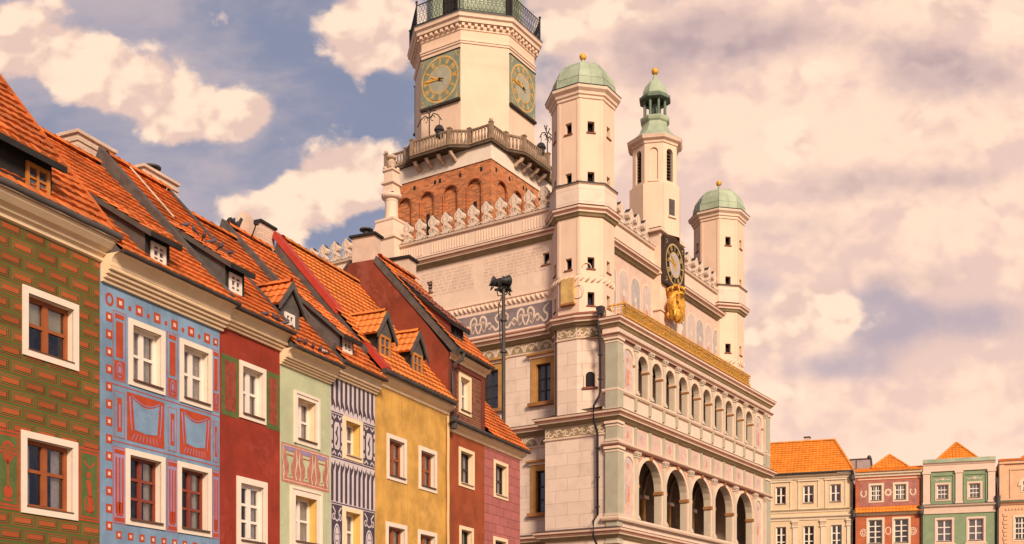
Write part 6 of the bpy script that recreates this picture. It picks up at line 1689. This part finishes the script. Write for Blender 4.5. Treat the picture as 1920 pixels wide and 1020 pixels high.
c = MB(); c.sweep([(0, 0), (4.54, 0)], [(0, 14.95), (.12, 14.97), (.18, 15.08), (.26, 15.12), (.26, 15.34), (.2, 15.38), (-.3, 15.4)], [M_farpink, M_farpink, M_farpink, M_copper, M_copper, M_copper])
c.part(); c.sweep([(0, 0), (4.54, 0)], [(0, 11.70), (.08, 11.72), (.12, 12.1), (.26, 12.2), (.30, 12.28), (.20, 12.34), (0, 12.36)], [M_farpink] * 4 + [M_greyrender] * 2); c.build('cornice', root)
rt = MB(); Bv = Vector((0, 1.35, 1.42)); L = Bv.length
tiles(rt, P(11.15, 15.3, .25), (1, 0, 0), Bv, 2.76, L, M_tile_far, .22, .2, .03, .04, lo=lambda s: s * 1.38 / L, hi=lambda s: 2.76 - s * 1.38 / L, seed=65)
ap = P(12.53, 16.74, 1.6)
rt.add([P(11.15, 15.28, .25), ap, P(11.15, 15.28, 3)], M_tile_far); rt.add([P(13.91, 15.28, .25), ap, P(13.91, 15.28, 3)], M_tile_far)
o = rt.build('roof', root)
r_ = MB(); ridge(r_, P(11.15, 15.32, .23), ap, .075, M_tile_far, .22); ridge(r_, P(13.91, 15.32, .23), ap, .075, M_tile_far, .22); r_.build('ridge_tiles', o)
d = Deco(P)
for c0 in (11.6, 13.6):
    d.part()
    for s_ in (-1, 1): d.line([(c0, 13.98), (c0 + s_ * .18, 14.06), (c0 + s_ * .34, 13.98), (c0 + s_ * .5, 14.06)], [.06, .04, .06, .03], M_farpink)
    d.disc(c0, 14.05, .08, .08, M_farpink, 1, 8)
d.build('painted_garland', root)
lg_ = MB()
for w in gwn[2:4]: lg_.part(); lg_.box(w[0] - .08, w[1] + .08, w[2] - .14, w[2] - .03, -.2, 0, M_farpink, P)
lg_.build('window_ledge', root)

# peach house at the right edge
t = .12
pwn = [(15.95, 17.05, 9.72, 11.42), (18.2, 19.3, 9.72, 11.42), (16.42, 17.22, 12.92, 13.75), (18.4, 19.2, 12.92, 13.75)]
root, P = far_house('tall_house', 'peach house cut off by the right edge of the photo', 15.08, 20.8, M_farpeach, 15.0, [hole(*w, t) for w in pwn])
for k, w in enumerate(pwn): fwin(root, P, w, t, M_fartrim, 4 if k < 2 else 2, 4 if k < 2 else 2, frame=.05, cur='sides')
tr = MB()
tr.box(15.10, 20.78, 14.84, 15.02, -.14, .01, M_farpeach, P); tr.box(15.06, 20.8, 15.02, 15.16, -.20, .3, M_tile, P)
tr.part(); tr.box(15.75, 15.83, 12.6, 14.5, -.05, .01, M_farpeach, P); tr.box(15.75, 20.2, 14.42, 14.5, -.06, .01, M_farpeach, P); tr.part(); tr.box(15.12, 15.42, 12.4, 14.8, -.07, .01, M_farpeach, P)
tr.part()
for j in range(9): tr.box(15.35 + (.05 if j % 2 else 0), 15.62, 9.3 + j * .26, 9.5 + j * .26, -.06, .01, M_farpeach, P)
tr.part()
for j in range(24): tr.box(15.5 + j * .2, 15.6 + j * .2, 11.78, 11.9, -.05, .01, M_farpeach, P)
tr.part(); archivolt(tr, P, 16.82, .42, 13.35, .14, .06, M_fartrim); tr.build('wall_trim', root)
c = MB(); c.sweep([(-.06, 0), (5.7, 0)], [(0, 12.12), (.08, 12.14), (.12, 12.24), (.28, 12.30), (.30, 12.40), (0, 12.44)], [M_farpeach, M_farpeach, M_farpeach, M_copper2, M_copper2]); c.build('cornice', root)
rt = MB(); tiles(rt, P(16.3, 15.15, .3), (1, 0, 0), (0, 1.3, 1.3), 3.2, 1.84, M_tile_far, .22, .22, .03, .04, lo=lambda s: s * 1.6 / 1.84, hi=lambda s: 3.2 - s * 1.6 / 1.84, seed=66); rt.build('roof', root)
pp = MB(); pp.tube([P(14.98, 13.6, -.12), P(14.98, .1, -.12)], .055, M_darklead, 6); pp.lathe(P(15.0, 0, -.18)[:2], [(.03, 11.85), (.16, 12.0), (.18, 12.75), (.02, 12.78)], 8, M_darklead); pp.box(14.9, 15.2, 13.3, 14.0, -.05, .3, M_darklead, P); pp.build('downpipe', root)

# ------------------------------------------------------------------ floodlight mast in front of the town hall
FX, FY = -.32, 43.0
mast = thing('floodlight_mast', 'tall dark mast with a cluster of floodlights on top, rising behind the houses', 'floodlight', (FX, FY, 0))
q = MB(); q.tube([(0, 0, 0), (0, 0, 8), (0, 0, 15.9)], [.11, .085, .07], M_pole, 10)
for z in (6.0, 10.0, 13.4, 14.6): q.lathe((0, 0), [(.13, z), (.13, z + .08)], 10, M_pole)
q.build('pole', mast)
q = MB(); q.tube([(-.08, -.05, 15.5), (-.20, -.05, 15.1), (-.16, -.06, 14.5), (-.10, -.06, 13.4)], .02, M_iron, 5); q.tube([(-.34, -.02, 15.78), (.26, .02, 15.86)], .05, M_iron, 6); q.tube([(0, 0, 15.6), (0, 0, 16.3)], .05, M_iron, 6); q.tube([(-.12, 0, 16.2), (.26, 0, 16.26)], .03, M_iron, 5); q.build('bracket', mast)
def flood(c, yaw, pitch, s_=1.0):
    f = MB(); cy, sy, cp, sp = math.cos(yaw), math.sin(yaw), math.cos(pitch), math.sin(pitch)
    def T_(p):
        x, y, z = p; y, z = y * cp - z * sp, y * sp + z * cp; x, y = x * cy - y * sy, x * sy + y * cy
        return (c[0] + x * s_, c[1] + y * s_, c[2] + z * s_)
    prof = [(.02, .28), (.12, .27), (.16, .12), (.25, -.10), (.27, -.16), (.24, -.17), (.20, -.12), (.01, -.12)]
    rows = [[T_((r_ * math.cos(t_), y, r_ * math.sin(t_))) for t_ in [2 * math.pi * j / 14 for j in range(14)]] for r_, y in prof]
    f.grid(rows[:6], M_iron, closed=True); f.grid(rows[5:], M_lamp, closed=True)
    for a in (-1, 1): f.tube([T_((a * .28, .02, 0)), T_((a * .28, .02, -.32)), T_((0, .02, -.36))], .022, M_iron, 5)
    f.build('floodlight', mast)
flood((-.36, -.05, 16.06), R(-72), R(-22), .78); flood((.10, -.1, 16.10), R(125), R(-12), .80); flood((.16, .15, 15.92), R(75), R(-15), .74); flood((-.08, .1, 15.86), R(150), R(-20), .7); flood((-.12, -.15, 16.06), R(-130), R(20), .66); flood((.10, .1, 16.05), R(40), R(15), .5)

# ------------------------------------------------------------------ satellite dish and pigeons
def hp(u, d_, z): return (H_O[0] + H_D[0] * u - H_D[1] * d_, H_O[1] + H_D[1] * u + H_D[0] * d_, z)
dish = thing('satellite_dish', 'pale round satellite dish standing on the roof ridge beside a small chimney', 'satellite dish', hp(-11.05, 3.45, 13.2), H_ANG)
q = MB(); rows = []
for i in range(6):
    r_ = .42 * i / 5 + .001
    rows.append([(r_ * math.cos(t_), -.12 + .25 * r_ * r_ / .18 * .3, .42 + r_ * 1.02 * math.sin(t_)) for t_ in [2 * math.pi * j / 20 for j in range(20)]])
q.grid(rows, M_chim, closed=True); q.grid([[(x, y + .03, z) for x, y, z in rw] for rw in rows], M_chim, closed=True); q.build('reflector', dish)
q = MB(); q.tube([(0, .1, -.4), (0, .1, .4), (0, -.08, .42)], .03, M_iron, 6); q.build('stand', dish)
q = MB(); q.tube([(0, -.12, .02), (-.25, -.5, .30), (-.30, -.55, .36)], .018, M_iron, 5); q.box(-.36, -.26, -.62, -.52, .32, .42, M_iron); q.build('feed_arm', dish)
ant = thing('roof_antenna', 'small dark bracket antenna on the roof ridge left of the satellite dish', 'antenna', hp(-11.6, 3.42, 13.35), H_ANG)
q = MB(); q.tube([(0, 0, -.2), (0, 0, .35)], .03, M_iron, 6); q.tube([(-.22, 0, .22), (.1, 0, .12)], .10, M_iron, 6); q.build('post', ant)
q = MB(); q.tube([(.05, 0, .05), (.28, 0, .42)], .07, M_iron, 6); q.build('arm', ant)

def pigeon_mesh(m_):
    q = MB()
    path = [(-.17, 0, .10), (-.10, 0, .115), (-.03, 0, .135), (.05, 0, .15), (.10, 0, .19), (.125, 0, .235), (.15, 0, .25), (.185, 0, .238)]
    q.tube(path, [.018, .038, .062, .066, .045, .034, .030, .004], m_, 8)
    q.tube([(-.16, 0, .10), (-.25, 0, .075)], [.03, .035], m_, 6)
    for s_ in (-1, 1): q.tube([(.01, s_ * .025, .08), (.015, s_ * .028, .0), (.04, s_ * .03, .0)], .007, M_rust, 4)
    return q
pm = [pigeon_mesh(M_pigeon).build('pigeon', None, (0, 0, -50)), pigeon_mesh(M_pigeonw).build('pigeon', None, (0, 0, -50))]
used = [False, False]
def put_pigeon(k, u, d_, z, rz, label, group):
    if not used[k]: o = pm[k]; used[k] = True
    else: o = pm[k].copy(); col.objects.link(o)
    o.location = hp(u, d_, z); o.rotation_euler = (0, 0, rz); o.scale = (.66,) * 3
    tag(o, label, 'pigeon', group)
ra_, rb_ = (-.2, 10.47), (1.52, 11.60)
for k in range(6):
    t_ = .05 + .14 * k + rnd.random() * .03
    put_pigeon(0, -16.42, ra_[0] + (rb_[0] - ra_[0]) * t_ - .1, ra_[1] + (rb_[1] - ra_[1]) * t_, rnd.random() * 6.28, "grey pigeon perched along the sloping dormer roof edge of the dark red house", 'pigeons on the dormer roof')
for k, u in enumerate((-15.35, -15.02, -14.86, -14.6)):
    put_pigeon(0, u, -.35, 9.49, rnd.random() * 6.28, "grey pigeon perched on the eave tiles of the dark red house", 'pigeons on the red house eave')
put_pigeon(1, -14.42, -.36, 9.49, 1.2, 'white pigeon perched on the right end of the dark red house eave', None)
for k, u in enumerate((-14.05, -13.82, -13.5, -13.2, -12.95)):
    put_pigeon(0, u, -.38, 9.21, rnd.random() * 6.28, "grey pigeon perched on the eave tiles of the mint green house", 'pigeons on the mint house eave')
put_pigeon(1, -13.05, -.39, 9.21, 2.2, 'white pigeon perched on the eave of the mint green house', None)
